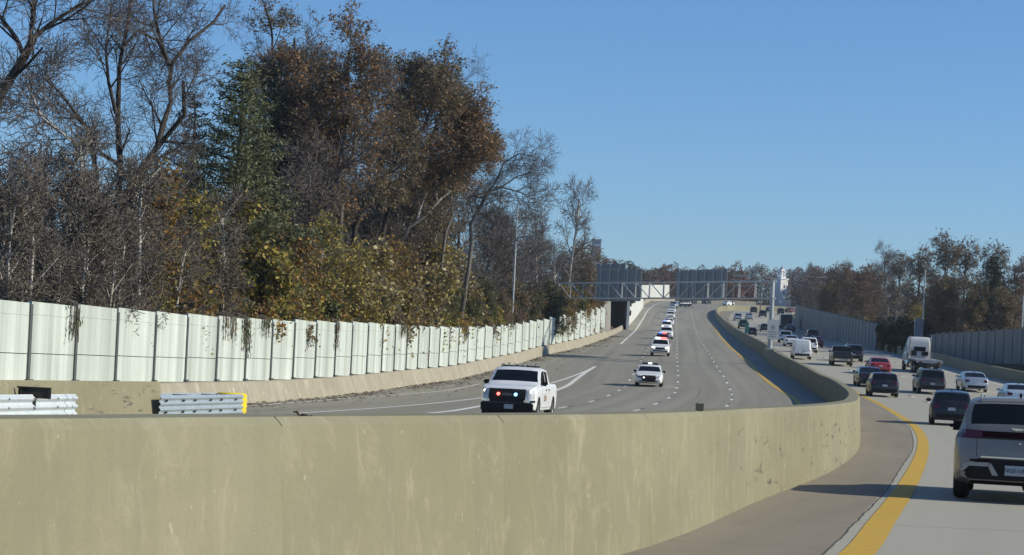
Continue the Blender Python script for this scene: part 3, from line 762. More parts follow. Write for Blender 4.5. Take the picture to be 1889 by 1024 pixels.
def patch(k, d, q, m, name, nx=6, nz=3, off=.008, parent=None, lod=0, paint=False):
    "a thin slab following the body; q = four corners (a, h), d = front / rear / right / left / top"
    b = MB(); hl = k.sp['L']/2+1; idx = {}
    for i in range(nx+1):
        for j in range(nz+1):
            u, w = i/nx, j/nz
            a = (q[0][0]*(1-u)+q[1][0]*u)*(1-w) + (q[3][0]*(1-u)+q[2][0]*u)*w
            h = (q[0][1]*(1-u)+q[1][1]*u)*(1-w) + (q[3][1]*(1-u)+q[2][1]*u)*w
            o, dr = {'front':((a,hl,h),(0,-1,0)),'rear':((a,-hl,h),(0,1,0)),'right':((2,a,h),(-1,0,0)),'left':((-2,a,h),(1,0,0)),'top':((a,h,4),(0,0,-1))}[d]
            hit = k.bvh.ray_cast(Vector(o), Vector(dr))
            if hit[0] is None: continue
            p = hit[0] - Vector(dr)*off; p2 = hit[0] + Vector(dr)*.012
            idx[(i,j)] = len(b.v); b.v += [tuple(p), tuple(p2)]
    for i in range(nx):
        for j in range(nz):
            c = [(i,j),(i+1,j),(i+1,j+1),(i,j+1)]
            if all(x in idx for x in c):
                b.f.append(tuple(idx[x] for x in c)); b.m.append(0)
                for x, y in zip(c, c[1:]+c[:1]):
                    other = {((i,j),(i+1,j)):(i,j-1), ((i+1,j),(i+1,j+1)):(i+1,j), ((i+1,j+1),(i,j+1)):(i,j+1), ((i,j+1),(i,j)):(i-1,j)}[(x,y)]
                    oi, oj = other
                    if not (0 <= oi < nx and 0 <= oj < nz): b.f.append((idx[y], idx[x], idx[x]+1, idx[y]+1)); b.m.append(0)
    me = b.mesh(name, m, 40)
    bm = bmesh.new(); bm.from_mesh(me); bmesh.ops.recalc_face_normals(bm, faces=bm.faces)
    bm.to_mesh(me); bm.free()
    return k.add(name, me, parent, paint, lod)
def rect(x0, x1, z0, z1): return [(x0,z0),(x1,z0),(x1,z1),(x0,z1)]
def box_part(k, name, c, size, m, parent=None, lod=0, rz=0, bev=.02, paint=False):
    b = MB(); b.box(c, size, rz); me = b.mesh(name, m)
    bm = bmesh.new(); bm.from_mesh(me); bmesh.ops.bevel(bm, geom=bm.edges, offset=min(bev, min(size)*.4), segments=2, affect='EDGES'); bm.to_mesh(me); bm.free()
    return k.add(name, me, parent, paint, lod)
def mirrors(k, y, z, m=None, paint=False):
    w = k.sp['W']/2
    for s in (-1, 1): box_part(k, 'mirror', (s*(w+.05), y, z), (.26,.13,.16), m or M['plastic'], lod=0, bev=.05, paint=paint)
def dress(kind, variant='', rim=None):
    k = kit(kind, variant)
    if getattr(k, 'done', False): return k
    k.done = True; sp = k.sp; w = sp['W']/2; rearlit = M['tail']
    big = kind in ('suv','van','pickup')
    hz = {'crossover':.80,'suv':.90,'hatch':.68,'sedan':.70,'pickup':1.00,'van':.86}[kind]
    # front
    hl_m = M['lamp_on'] if 'lit' in variant else M['lens']
    if kind == 'pickup':
        patch(k,'front',rect(-.66,.66,.68,1.15),M['plastic'],'grille',8,4,.03)
        for s in (-1,1):
            i = patch(k,'front',[(s*.70,.80),(s*.96,.80),(s*.97,1.12),(s*.70,1.12)],M['lens'],'headlight',5,4,.012)
            if 'lit' in variant:
                for zz in (.87,1.05):
                    b = MB(); b.lathe([(.001,.03),(.05,.02),(.065,0)],12,'y',(s*.80,2.86,zz)); k.add('bulb', b.mesh('bulb',M['lamp_on'],40), i)
        for s in (-1,1): patch(k,'front',rect(min(s*.62,s*.98),max(s*.62,s*.98),.68,.77),M['chrome'],'bumper_corner',5,2,.05)
        box_part(k,'bumper',(0,2.88,.51),(1.88,.24,.36),M['plastic'],bev=.05)
        box_part(k,'air_dam',(0,2.78,.34),(1.74,.16,.24),M['plastic'],bev=.04)
        box_part(k,'licence_plate',(-.08,3.02,.52),(.32,.02,.16),M['plate'],lod=1,bev=.004)
    else:
        patch(k,'front',rect(-.50,.50,hz-.20,hz+.03),M['plastic'],'grille',8,3,.008)
        for s in (-1,1): patch(k,'front',[(s*.54,hz-.07),(s*(w-.10),hz-.02),(s*(w-.08),hz+.10),(s*.54,hz+.07)],hl_m,'headlight',5,3,.008)
        patch(k,'front',rect(-.75,.75,sp['zb']+.06,hz-.28),M['plastic'],'bumper_grille',8,2,.008,lod=1)
        patch(k,'front',rect(-.16,.16,hz-.32,hz-.18),M['plate'],'licence_plate',2,2,.03,lod=1)
    # rear
    if kind == 'van':
        for s in (-1,1): patch(k,'rear',rect(s*(w-.14) if s>0 else -(w-.03),(w-.03) if s>0 else -(w-.14),.85,1.35),rearlit,'tail_light',2,4)
        patch(k,'rear',rect(-.95,.95,.42,.62),M['plastic'],'bumper',8,2,.05)
        patch(k,'rear',rect(.10,.34,.86,1.0),M['plate'],'licence_plate',2,2,.02)
        patch(k,'rear',rect(-.008,.008,.64,1.95),M['black'],'door_seam',1,8,.004,lod=1)
        patch(k,'rear',rect(-.82,.82,1.905,1.925),M['black'],'roof_seam',8,1,.004,lod=1)
    elif kind == 'pickup':
        for s in (-1,1): patch(k,'rear',[(s*.84,.92),(s*.99,.92),(s*.99,1.26),(s*.84,1.26)],rearlit,'tail_light',2,4)
        patch(k,'rear',rect(-.97,.97,.55,.74),M['chrome'],'bumper',8,2,.07)
        patch(k,'rear',rect(-.17,.17,.60,.72),M['plate'],'licence_plate',2,2,.085)
        patch(k,'rear',rect(-.80,.80,.82,1.28),PAINT['white'],'tailgate',6,4,.012,paint=True)
        patch(k,'top',rect(-.80,.80,-2.86,-1.10),M['plastic'],'bed_cover',4,8,.01)
    elif 'hero' not in variant:
        tz = hz + (.18 if kind != 'sedan' else .17)
        for s in (-1,1): patch(k,'rear',[(s*(w-.42),tz-.09),(s*(w-.10),tz-.12),(s*(w-.12),tz+.10),(s*(w-.42),tz+.06)],rearlit,'tail_light',5,3)
        patch(k,'rear',rect(-.86,.86,sp['zb']+.10,sp['zb']+.30),M['plastic'],'bumper_trim',8,2,.012)
        pz = .78 if kind in ('suv','crossover') else .80 if kind=='sedan' else .72
        patch(k,'rear',rect(-.16,.16,pz-.07,pz+.07),M['plate'],'licence_plate',2,2,.02)
        box_part(k,'antenna_fin',(0,-.9*sp['L']/4.9,slin(sp['top'],-.9)+.05),(.05,.18,.08),M['plastic'],lod=1)
    if kind in ('suv',):
        for s in (-1,1):
            b = MB(); b.tube([(s*.66,-1.8,1.80),(s*.66,-1.7,1.85),(s*.66,.0,1.86),(s*.66,.2,1.80)],.022,6); k.add('roof_rail', b.mesh('roof_rail',M['chrome'],40),lod=1)
    my = {'crossover':(.92,1.12),'suv':(.90,1.22),'hatch':(.88,1.05),'sedan':(1.0,1.05),'pickup':(1.15,1.36),'van':(1.40,1.32)}[kind]
    mirrors(k, my[0], my[1], M['plastic'], paint=(kind not in ('pickup','van','crossover') and 'police' not in variant))
    # door seams and handles
    side = sp['side']; zl = slin(sp['belt'], 0)
    for sd, s in (('right',1),('left',-1)):
        for yy in sorted({round(a[1]+.03,2) for a in side[:]} | {round(side[0][0]-.02,2)}):
            patch(k, sd, rect(yy-.006, yy+.006, sp['zb']+.18, zl-.03), M['black'], 'door_seam', 1, 6, .003, lod=1)
        for a in side[-2:]:
            patch(k, sd, rect(a[0]+.04, a[0]+.22, zl-.17, zl-.13), M['chrome'] if 'police' not in variant else M['black'], 'door_handle', 2, 1, .03, lod=1)
        patch(k, sd, rect(sp['ax'][0]+sp['wr']*1.2, sp['ax'][1]-sp['wr']*1.2, sp['zb']+.02, sp['zb']+.14), M['plastic'], 'sill_trim', 8, 1, .008, lod=1)
    return k
def place(k, paint, name, label, cat, loc, yaw, group=None, lod=2, pitch=0):
    "lod 2: every part; 1: no seams, plates and other tiny parts"
    root = empty(name, loc, label, cat, group)
    root.rotation_mode = 'XYZ'; root.rotation_euler = (pitch, 0, yaw)
    objs = {}
    for i, p in enumerate(k.parts):
        nm, me, par, pt, lv = p[:5]
        if lod < 2 and lv >= 1: continue
        o = bpy.data.objects.new(nm, me); COL.objects.link(o); objs[i] = o
        o.parent = objs[par] if par is not None else root
        if len(p) > 5:
            o.location = p[5]
            if p[6] < 0: o.rotation_euler = (0,0,math.pi)
        if pt:
            o.material_slots[0].link = 'OBJECT'; o.material_slots[0].material = PAINT[paint]
    return root
def on_road(px, py, back, yaw_extra=0, dz=0):
    "stand a vehicle whose near end touches the road at the survey point; back=True: we see its rear"
    p = W(px, py); z = p.y; t = tangent(z); sl = (S(p.x+t.x*4, z+t.y*4)-S(p.x-t.x*4, z-t.y*4))/8
    yaw = math.atan2(-t.x, t.y) + yaw_extra
    pitch = math.atan(sl)
    if not back: yaw += math.pi; pitch = -pitch
    return p, t, yaw, pitch
def drive(kind, paint, name, label, cat, px, py, back, variant='', yaw_extra=0, lod=2, group=None):
    k = dress(kind, variant); p, t, yaw, pitch = on_road(px, py, back, yaw_extra)
    c = p + t*(k.sp['L']/2*.92); c.z = S(c.x, c.y) + .012
    return place(k, paint, name, label, cat, c, yaw, group, lod, pitch), k

# special dressing -------------------------------------------------
def light_bar(k, y, z, mode, w=.62):
    i = box_part(k,'light_bar',(0,y,z+.015),(w*2,.28,.05),M['plastic'])
    if mode == 'clear':
        for j in range(7): box_part(k,'lamp',(-w*.86+w*.287*j,y+.06,z+.065),(.13,.22,.08),M['lens' if j not in (2,4) else 'chrome'],i,bev=.03)
    elif mode == 'police':
        for s in (-1,1): box_part(k,'lamp',(s*w*.62,y,z+.07),(w*.7,.26,.085),M['glass'],i,bev=.03)
        box_part(k,'lamp',(0,y,z+.08),(w*.42,.27,.105),M['white_on'],i,bev=.03)
    else:
        a, b_ = {'redwhite':('red_on','white_on'),'blue':('white_on','blue_deep'),'redblue':('red_on','blue_deep')}[mode]
        for s, mm in ((-1,a),(1,b_)): box_part(k,'lamp',(s*w*.5,y,z+.08),(w*.95,.28,.12),M[mm],i,bev=.03)
k = dress('pickup','police-lit'); light_bar(k, .15, 1.955, 'clear', .72)
for s, mm in ((-1,'blue_on'),(1,'red_on')):
    b = MB(); b.lathe([(.001,.045),(.04,.04),(.055,.015),(.057,-.05)],14,'y',(s*.31,2.99,.955)); k.add('grille_light', b.mesh('grille_light',M[mm],40))
me = text_mesh('FORD', .13, M['silver_trim'], 'grille_lettering'); me.transform(Matrix.Translation((0,2.995,.945)) @ Matrix.Rotation(math.pi,4,'Z') @ Matrix.Rotation(R(90),4,'X')); k.add('grille_lettering', me)
for s in (-1,1):
    for txt, mm, oy, sz in (('t','plate_ink',.36,.46),('ier','gold_ink',-.02,.38)):
        me = text_mesh(txt, sz, M[mm], 'door_lettering'); me.transform(Matrix.Translation((s*(k.sp['W']/2+.006), .30-oy*s, .86)) @ Matrix.Rotation(R(90)*s,4,'Z') @ Matrix.Rotation(R(90),4,'X')); k.add('door_lettering', me)
box_part(k,'spotlight',(.82,.95,1.42),(.12,.16,.14),M['black'],bev=.04); b = MB()
for s in (-1,1): box_part(k,'antenna',(s*.5,-.3,2.02),(.05,.05,.14),M['black'],bev=.01)
k = dress('sedan','police'); light_bar(k, -.15, 1.51, 'police', .58)
patch(k,'front',rect(-.46,.46,.36,.80),M['plastic'],'push_bar',6,4,.05)
b = MB(); b.lathe([(.001,.05),(.05,.04),(.07,0)],12,'y',(.34,2.47,.62)); k.add('lamp', b.mesh('lamp',M['white_on'],40))
patch(k,'front',[(.50,.60),(.84,.64),(.86,.78),(.50,.74)],M['black'],'lamp_housing',4,2,.012)
k = dress('suv','escort-lit'); light_bar(k, -.1, 1.80, 'redwhite', .62)
k = dress('suv','blue-lit'); light_bar(k, -.1, 1.80, 'blue', .62)
k = dress('hatch','redblue-lit'); light_bar(k, -.1, 1.52, 'redblue', .5)
# the near crossover's rear
k = dress('crossover','hero')
patch(k,'rear',rect(-.93,.93,1.005,1.105),M['tail_dark'],'tail_light_bar',24,3,.012)
patch(k,'rear',[(-.95,.98),(-.55,1.0),(-.55,1.11),(-.93,1.13)],M['tail'],'tail_light',6,3,.016)
patch(k,'rear',[(.55,1.0),(.95,.98),(.93,1.13),(.55,1.11)],M['tail'],'tail_light',6,3,.016)
patch(k,'rear',[(-.93,.35),(.93,.35),(.60,.675),(-.60,.675)],M['plastic'],'bumper_trim',20,5,.014)
patch(k,'rear',rect(-.80,.80,.27,.37),M['plastic'],'diffuser',12,2,.012)
for s in (-1,1):
    patch(k,'rear',[(s*.88,.43),(s*.94,.43),(s*.78,.61),(s*.72,.56)],M['silver_trim'],'exhaust_surround',4,3,.03)
    patch(k,'rear',[(s*.78,.555),(s*.40,.555),(s*.42,.615),(s*.76,.615)],M['silver_trim'],'exhaust_surround',6,2,.03)
    patch(k,'rear',[(s*.46,.60),(s*.39,.60),(s*.28,.42),(s*.37,.42)],M['silver_trim'],'exhaust_surround',3,4,.03)
    patch(k,'rear',rect(min(s*.42,s*.72),max(s*.42,s*.72),.632,.662),M['tail_dark'],'reflector',4,1,.028)
    patch(k,'rear',[(s*.62,.70),(s*.628,.70),(s*.628,1.0),(s*.62,1.0)],M['black'],'tailgate_seam',1,6,.003)
patch(k,'rear',rect(-.56,.56,.690,.715),M['chrome'],'tailgate_trim',12,1,.018)
patch(k,'rear',rect(-.90,.90,.985,1.0),M['black'],'tailgate_crease',20,1,.010)
i = patch(k,'rear',rect(-.185,.185,.43,.585),M['plate'],'licence_plate',2,2,.045)
me = text_mesh('NGE-U0R', .095, M['plate_ink'], 'plate_lettering', .003); hit = k.bvh.ray_cast(Vector((0,-5,.5)), Vector((0,1,0)))
me.transform(Matrix.Translation((0,hit[0].y-.052,.505)) @ Matrix.Rotation(R(90),4,'X')); k.add('plate_lettering', me, i)
hit = k.bvh.ray_cast(Vector((0,-5,1.15)), Vector((0,1,0)))
b = MB()
for s in (-1,1): b.bar((s*.02,hit[0].y-.02,1.135),(s*.10,hit[0].y-.015,1.165),.02,.022)
b.bar((-.05,hit[0].y-.022,1.15),(.05,hit[0].y-.022,1.15),.02,.03); k.add('emblem', b.mesh('emblem',M['chrome']))
b = MB(); b.lathe([(.001,-.02),(.016,-.02),(.02,0)],10,'y',(.03,hit[0].y-.12,.93)); k.add('camera_button', b.mesh('camera_button',M['chrome'],40))
box_part(k,'antenna_fin',(0,-1.25,1.68),(.04,.16,.09),M['plastic'],bev=.015)
for s in (-1,1):
    b = MB(); b.tube([(s*.60,-1.75,1.60),(s*.60,-1.6,1.665),(s*.60,.1,1.68),(s*.60,.3,1.62)],.02,6); k.add('roof_rail', b.mesh('roof_rail',M['silver_trim'],40))
patch(k,'top',rect(-.60,.60,-1.93,-1.80),PAINT['taupe'],'spoiler',8,2,.02,paint=True)
b = MB(); b.tube([(.10,-2.22,.27),(.12,-2.30,.22),(.22,-2.31,.215),(.34,-2.30,.22),(.36,-2.22,.27)],.02,6); k.add('tow_loop', b.mesh('tow_loop',M['black'],40))

# left carriageway, coming towards us
CONVOY = 'escort vehicles coming nose to tail towards us'
drive('pickup','white','pickup_truck','white police pickup with red and blue grille lights, nearest of the convoy','pickup truck',935,777,False,'police-lit')
drive('sedan','white','police_car','white police sedan with black push bar alone in its lane','police car',1196,714,False,'police')
drive('suv','white','escort_vehicle','white police utility vehicle with red and white roof lights at the head of the line','police vehicle',1217,657.5,False,'escort-lit')
drive('hatch','maroon','escort_vehicle','dark red car tucked right behind the vehicle with red and white roof lights','car',1221,638,False,'redblue-lit',lod=1)
drive('suv','white','escort_vehicle','white convoy vehicle behind the dark red car','police vehicle',1228.5,626,False,lod=1)
drive('suv','white','escort_vehicle','white convoy vehicle with a glowing blue roof light','police vehicle',1229,611.5,False,'blue-lit',lod=1)
for px, py, kd, pc, lb in ((1234,601.5,'sedan','white','white convoy car following the vehicle with the blue roof light'),(1236.5,589.5,'suv','white','white convoy vehicle in the middle of the far queue'),
        (1239,577.5,'sedan','white','white convoy car near the end of the far queue'),(1240.5,568.5,'suv','silver','pale convoy vehicle at the very end of the queue before the crest')):
    drive(kd,pc,'escort_vehicle',lb,'car',px,py,False,lod=1)
drive('suv','navy','car','dark car just coming over the crest beside the convoy','car',1250.5,566,False,lod=1,yaw_extra=R(-12))
drive('suv','black','car','black car on the crest under the right overhead sign, left of two','car',1278,561.5,False,lod=1,yaw_extra=R(-18))
drive('sedan','dark','car','dark low car on the crest under the right overhead sign, right of two','car',1304,561.5,False,lod=1,yaw_extra=R(-22))
# right carriageway, driving away
drive('crossover','taupe','sport_utility_vehicle','grey taupe crossover filling the right edge with its rear towards us','car',1873,930,True,'hero',yaw_extra=R(0))
drive('hatch','black','car','black car half hidden behind the near grey crossover','car',1757,786,True,yaw_extra=R(-2))
drive('crossover','dark','car','dark crossover in the lane next to the yellow line, following a dark sedan','car',1631,733,True)
drive('sedan','dark','car','dark sedan partly hidden ahead of the dark crossover by the yellow line','car',1606,715,True)
drive('sedan','red','car','bright red sedan ahead of the dark sedan','car',1624,692,True)
drive('suv','graphite','sport_utility_vehicle','dark grey utility vehicle with roof rails in the middle lane','car',1719,728,True)
drive('sedan','silver','car','silver sedan beside the dark grey utility vehicle, bright tail lamp','car',1800,724,True)
drive('sedan','pale_blue','car','pale car at the right edge with only its roof in view','car',1882,753,True)
drive('pickup','dark','pickup_truck','dark pickup truck in the middle of the traffic behind the white van','pickup truck',1554,676,True)
drive('suv','black','sport_utility_vehicle','black utility vehicle right beside the dark pickup truck','car',1575,668,True)
drive('van','white','cargo_van','white cargo van with two rear doors in the lane by the median','van',1479,663.5,True)
drive('suv','white','sport_utility_vehicle','white utility vehicle just ahead of the cargo van on its right','car',1493,651,True)
drive('sedan','white','car','white sedan ahead of the cargo van in the same lane','car',1460,639.5,True)
drive('suv','silver','sport_utility_vehicle','silver white utility vehicle ahead of the white sedan by the sign post','car',1449,633,True,lod=1)
drive('sedan','maroon','car','dark red car half hidden in the shade beside the white utility vehicle','car',1506,641,True,lod=1)
drive('suv','black','sport_utility_vehicle','black utility vehicle in the shade below the left end of the shaded wall','car',1499,628,True,lod=1)
drive('sedan','navy','car','dark car in the shade ahead of the silver white utility vehicle','car',1458,612.5,True,lod=1)
drive('hatch','dark','car','small dark car alone beside the median ahead of the sign post','car',1386,620,True,lod=1)
drive('suv','green','sport_utility_vehicle','dark green utility vehicle beside the median','car',1371,606.5,True,lod=1)
drive('suv','silver','sport_utility_vehicle','silver utility vehicle farther up beside the median','car',1361.5,592,True,lod=1)
drive('sedan','silver','car','silver low car beside the far silver utility vehicle','car',1382,590,True,lod=1)
drive('suv','black','sport_utility_vehicle','black utility vehicle far up the slope, left of two','car',1390,578.5,True,lod=1)
drive('suv','dark','sport_utility_vehicle','dark grey utility vehicle far up the slope, right of two','car',1407,585.5,True,lod=1)
drive('hatch','dark','car','dark car partly hidden by the white sign on the median','car',1411,611.5,True,lod=1)
drive('sedan','black','car','black car at the top of the slope beyond the dark grey vehicle','car',1418,576.5,True,lod=1)
drive('suv','dark','sport_utility_vehicle','dark vehicle at the top of the slope right of the gantry post','car',1440,581,True,lod=1)
drive('sedan','maroon','car','dark red car at the top of the slope by the end of the shaded wall','car',1453,577,True,lod=1)
drive('sedan','white','car','white car alone on the crest at the bend of the median','car',1345,564.5,True,lod=1,yaw_extra=R(-35))

# flatbed truck
def truck_wheel(root, x, y, r, w, dual=False):
    t, rm = wheel_meshes(r, w, M['rim']); o = link_mesh('wheel', t, root); o.location = (x,y,r); o.rotation_euler = (0,0,math.pi if x < 0 else 0)
    link_mesh('rim', rm, o)
p, t, yaw, pitch = on_road(1712, 689, True, R(3)); c = p + t*.8
ft = empty('flatbed_truck', c, 'white cabbed flatbed truck with an empty deck in the right lane', 'truck'); ft.rotation_euler = (pitch,0,yaw)
sp_cab = dict(L=2.9, W=2.4, zb=.75, wr=.5, ww=.3, ax=(), tum=.13, top=[(-1.45,1.0),(-1.43,2.75),(-1.28,3.15),(-.9,3.30),(-.2,3.28),(.15,3.05),(.55,2.5),(.65,1.95),(.75,1.85),(1.3,1.6),(1.45,1.2)],
    belt=[(-1.45,.95),(-1.44,1.85),(.6,1.72),(1.3,1.45),(1.45,1.1)], wsh=(.15,.52), rear=None, side=[(-.35,.35)])
v,f,mi = loft(sp_cab); me = bpy.data.meshes.new('cab'); me.from_pydata(v,[],f)
for x in ('white','glass','glass','glass'): me.materials.append(PAINT['white'] if x=='white' else M['glass'])
CABP = car_paint('weathered_shaded_cab_paint', (.50,.51,.50), 0, .45)  # white greyed for dirt and for the shade on the cab
me.polygons.foreach_set("material_index", mi); bm = bmesh.new(); bm.from_mesh(me); bmesh.ops.recalc_face_normals(bm, faces=bm.faces)
for fc in bm.faces: fc.tag = True; fc.smooth = True
for nm, ids, mm in (('cab',(0,),CABP),('windshield',(1,),M['glass']),('side_window',(3,),M['glass'])):
    o = link_mesh(nm, split_part(bm, ids, nm, mm), ft); o.location = (0,6.2,0)
bm.free()
b = MB(); b.box((0,2.3,.82),(.85,9.6,.26)); b.box((0,4.6,.62),(2.3,.5,.55)); b.build('chassis', M['black'], ft)
b = MB(); b.box((0,1.9,1.22),(2.45,5.9,.12)); b.box((0,4.82,1.5),(2.4,.08,.5)); b.build('deck', metal_mat('worn_deck', (.24,.25,.26), .6, .2), ft)
for s in (-1,1):
    b = MB(); b.tube([(s*1.02,4.62,.9),(s*1.02,4.62,3.2),(s*1.05,4.52,3.35)],.075,8); b.build('exhaust_stack', M['chrome'], ft, smooth=50)
b = MB(); b.box((0,4.735,2.15),(1.1,.03,.42)); b.build('rear_window', M['glass'], ft)
b = MB(); b.box((-.55,4.70,1.75),(.5,.12,.5)); b.box((.5,4.70,1.72),(.6,.1,.4)); b.build('air_lines_box', M['plastic'], ft)
b = MB(); b.box((0,-1.06,1.12),(2.47,.06,.22)); b.build('rear_bumper', M['pole'], ft)
for s in (-1,1):
    b = MB(); b.box((s*.85,-1.1,1.08),(.35,.04,.12)); b.build('tail_light', M['tail'], ft)
    b = MB(); b.lathe([(.001,-.7),(.32,-.7),(.34,-.65),(.34,.65),(.32,.7),(.001,.7)],16,'y',(s*.98,4.4,.78)); b.build('fuel_tank', M['chrome'], ft, smooth=40)
    b = MB(); b.box((s*1.36,6.75,2.15),(.22,.1,.5)); b.build('mirror', M['plastic'], ft)
    for y in (.2,1.45): truck_wheel(ft, s*1.05, y, .50, .42)
    truck_wheel(ft, s*1.08, 6.9, .50, .30)
# dark box truck further up
p, t, yaw, pitch = on_road(1450, 607, True)
bt = empty('box_truck', p + t*3, 'dark box truck with a silver side in the shade near the wall', 'truck'); bt.rotation_euler = (pitch,0,yaw)
b = MB(); b.box((0,0,2.05),(2.45,6.2,2.3)); b.build('cargo_box', metal_mat('silver_cargo_box', (.42,.47,.49), .4, .4), bt)
b = MB(); b.box((0,-3.12,2.05),(2.35,.04,2.2)); b.build('rear_door', PAINT['navy'], bt)
b = MB(); b.box((0,.5,.75),(.9,8.2,.25)); b.box((0,-3.0,.65),(2.3,.2,.25)); b.build('chassis', M['black'], bt)
b = MB(); b.box((0,4.2,1.55),(2.2,1.9,1.7)); b.build('cab', PAINT['white'], bt)
for s in (-1,1):
    truck_wheel(bt, s*1.0, -1.9, .45, .40); truck_wheel(bt, s*1.02, 3.9, .45, .28)
    b = MB(); b.box((s*.95,-3.15,.85),(.3,.04,.12)); b.build('tail_light', M['tail'], bt)
# ---------------------------------------------------------------- sign gantry, poles, signs, far structures
gz0 = 209.0
TR0, TR1 = P(1425, 519, gz0-1), P(1032, 494, 245)      # right and left end of the top chord
gp = Vector((xm(gz0)-.2, gz0-1, S(xm(gz0)-.2, gz0)))
ga = empty('sign_gantry', gp, 'long truss sign gantry crossing over the oncoming lanes on a grey post', 'sign gantry')
H_ = TR0.z - gp.z; left = Vector((TR1.x - gp.x, TR1.y - gp.y, TR1.z - gp.z)); rt = Vector((TR0.x-gp.x, 0, H_)); left.z = H_ + .35
b = MB(); b.tube([(rt.x+.05,.0,1.2),(rt.x+.05,0,H_+.12)],[.23,.20],14); b.box((rt.x+.05,0,1.36),(.8,.8,.10)); b.build('post', M['pole'], ga, smooth=40)
b = MB(); b.tube([(left.x-.1,left.y,-1.),(left.x-.1,left.y,left.z+.1)],[.28,.25],12); b.build('post', M['pole'], ga, smooth=40)
D_ = 1.66
for dy in (-.55,.55):
    for dz in (0,-D_):
        b = MB(); b.tube([rt+Vector((.3,dy,dz)), left+Vector((-.3,dy,dz))], .06, 8); b.build('chord', M['gantry'], ga, smooth=40)
nb = 15
for dy in (-.55,.55):
    b = MB()
    for i in range(nb+1):
        a = rt.lerp(left, i/nb)+Vector((0,dy,0)); b.tube([a, a+Vector((0,0,-D_))], .045, 6)
        if i < nb:
            c = rt.lerp(left, (i+1)/nb)+Vector((0,dy,0))
            if dy < 0: b.tube([a+Vector((0,0,-D_)), c] if i >= nb//2 else [a, c+Vector((0,0,-D_))], .05, 6)
    b.build('bracing', M['gantry'], ga, smooth=40)
b = MB()
for i in range(nb+1):
    a = rt.lerp(left, i/nb)
    for dz in (0,-D_): b.tube([a+Vector((0,-.55,dz)), a+Vector((0,.55,dz))], .035, 6)
b.build('cross_ties', M['gantry'], ga, smooth=40)
def gsign(name_lab, x0, y0, x1, y1):
    zf = lambda x: gz0 + (1425-x)/393*37 + 1.3
    p0, p1 = P(x0, (y0+y1)/2, zf(x0)), P(x1, (y0+y1)/2, zf(x1)); w = (p1-p0).length; h = (y1-y0)*zf((x0+x1)/2)/F; c = (p0+p1)/2
    root = empty('road_sign', c, name_lab, 'road sign'); u = (p1-p0).normalized(); rz = math.atan2(u.y, u.x)
    b = MB(); n = int(h/.30)
    for i in range(n): b.box((0,.03 if i%2 else .033,-h/2+(i+.5)*h/n),(w,.03,h/n-.012),rz)
    b.box((0,.05,0),(w-.01,.02,h-.01),rz); b.build('panel', M['sign_back'], root)
    b = MB(); m_ = max(2, int(w/1.5))
    for i in range(m_):
        t = (i+.5)/m_-.5; b.box((u.x*w*t-u.y*-.06, u.y*w*t-.06, 0),(.10,.12,h*.98),rz)
    b.build('back_rib', M['gantry'], root)
gsign('back of the square grey sign on the left part of the gantry', 1101, 497, 1183, 556)
gsign('narrow grey exit tab standing on top of the left gantry sign', 1101, 486.5, 1154, 496.5)
gsign('back of the wide grey sign in the middle of the gantry', 1247, 497.5, 1341, 555)
# white sign low on the gantry post
p = P(1426, 608, 201); s_ = 201/F
ws = empty('road_sign', p, 'pale regulatory sign low on the median post, dim lettering', 'road sign')
b = MB(); b.box((0,0,0),(21.5*s_,.03,36*s_)); me = b.mesh('panel', M['white_sign']); link_mesh('panel', me, ws)
b = MB()
for zz, w_ in ((.35,.30),(.20,.34),(.05,.26),(-.22,.80),(-.45,.62),(-.66,.70)): b.box((.02,-.02,zz),(w_,.012,.06 if zz>-.1 else .04))
b.build('lettering', mat('faded_sign_ink', (.16,.20,.21), .6), ws)
b = MB(); b.box((0,.08,0),(.08,.12,36*s_+.3)); b.build('bracket', M['pole'], ws)
# green guide sign beyond the right barrier
zz_ = 296; p = P(1643, 619, zz_); g_ = terrain(p.x, zz_)
gs = empty('guide_sign', (p.x, zz_, g_), 'small green guide sign on two posts beyond the right barrier', 'road sign'); hh = p.z-g_
b = MB(); b.box((0,0,hh),(1.85,.04,1.15)); b.build('panel', M['green_sign'], gs)
b = MB()
for q in (.25,-.05,-.32): b.box((-.1,-.03,hh+q),(1.2,.01,.10))
b.build('lettering', mat('guide_sign_legend', (.30,.42,.38), .5), gs)
for s in (-.6,.6):
    b = MB(); b.box((s,.06,hh/2-.3),(.10,.08,hh+1.4)); b.build('post', M['post_dark'], gs)
# teal marker post beside the median
p = W(1371.5, 615, 1.32); b = MB(); b.box((0,0,.75),(.55,.05,1.5)); b.box((0,.06,.75),(.10,.08,1.6))
o = b.build('marker_sign', mat('teal_marker', (.02,.16,.14), .5)); o.location = (xm(p.y)-.2, p.y, S(xm(p.y), p.y)+1.31)
tag(o, 'small teal upright marker standing on the median barrier up the slope', 'marker')
# light poles
def light_pole(px, yb, yt, z, label, arms=1, big=False):
    a = P(px, yb, z); t_ = P(px, yt, z); g_ = terrain(a.x, z); h = t_.z - g_
    root = empty('light_pole', (a.x, z, g_), label, 'light pole'); r = .13 if not big else .3
    b = MB(); b.tube([(0,0,-.5),(0,0,h)],[r,.07],10); b.build('pole', M['pole'], root, smooth=50)
    for s in ((1,) if arms == 1 else (1,-1)):
        b = MB(); b.tube([(0,0,h-.25),(s*.5,0,h+.05),(s*1.4,0,h+.15)],.035,6); b.build('arm', M['pole'], root, smooth=50)
        b = MB(); b.lathe([(.001,.10),(.14,.08),(.22,0),(.20,-.06),(.001,-.08)],10,'z',(s*1.6,0,h+.14)); b.build('lamp', M['galv'], root, smooth=50)
light_pole(946, 560, 374, 205, 'tall grey light pole with twin lamps rising from the left woods', 2)
light_pole(1700, 640, 497, 268, 'tall grey light pole behind the truck at the right', 1)
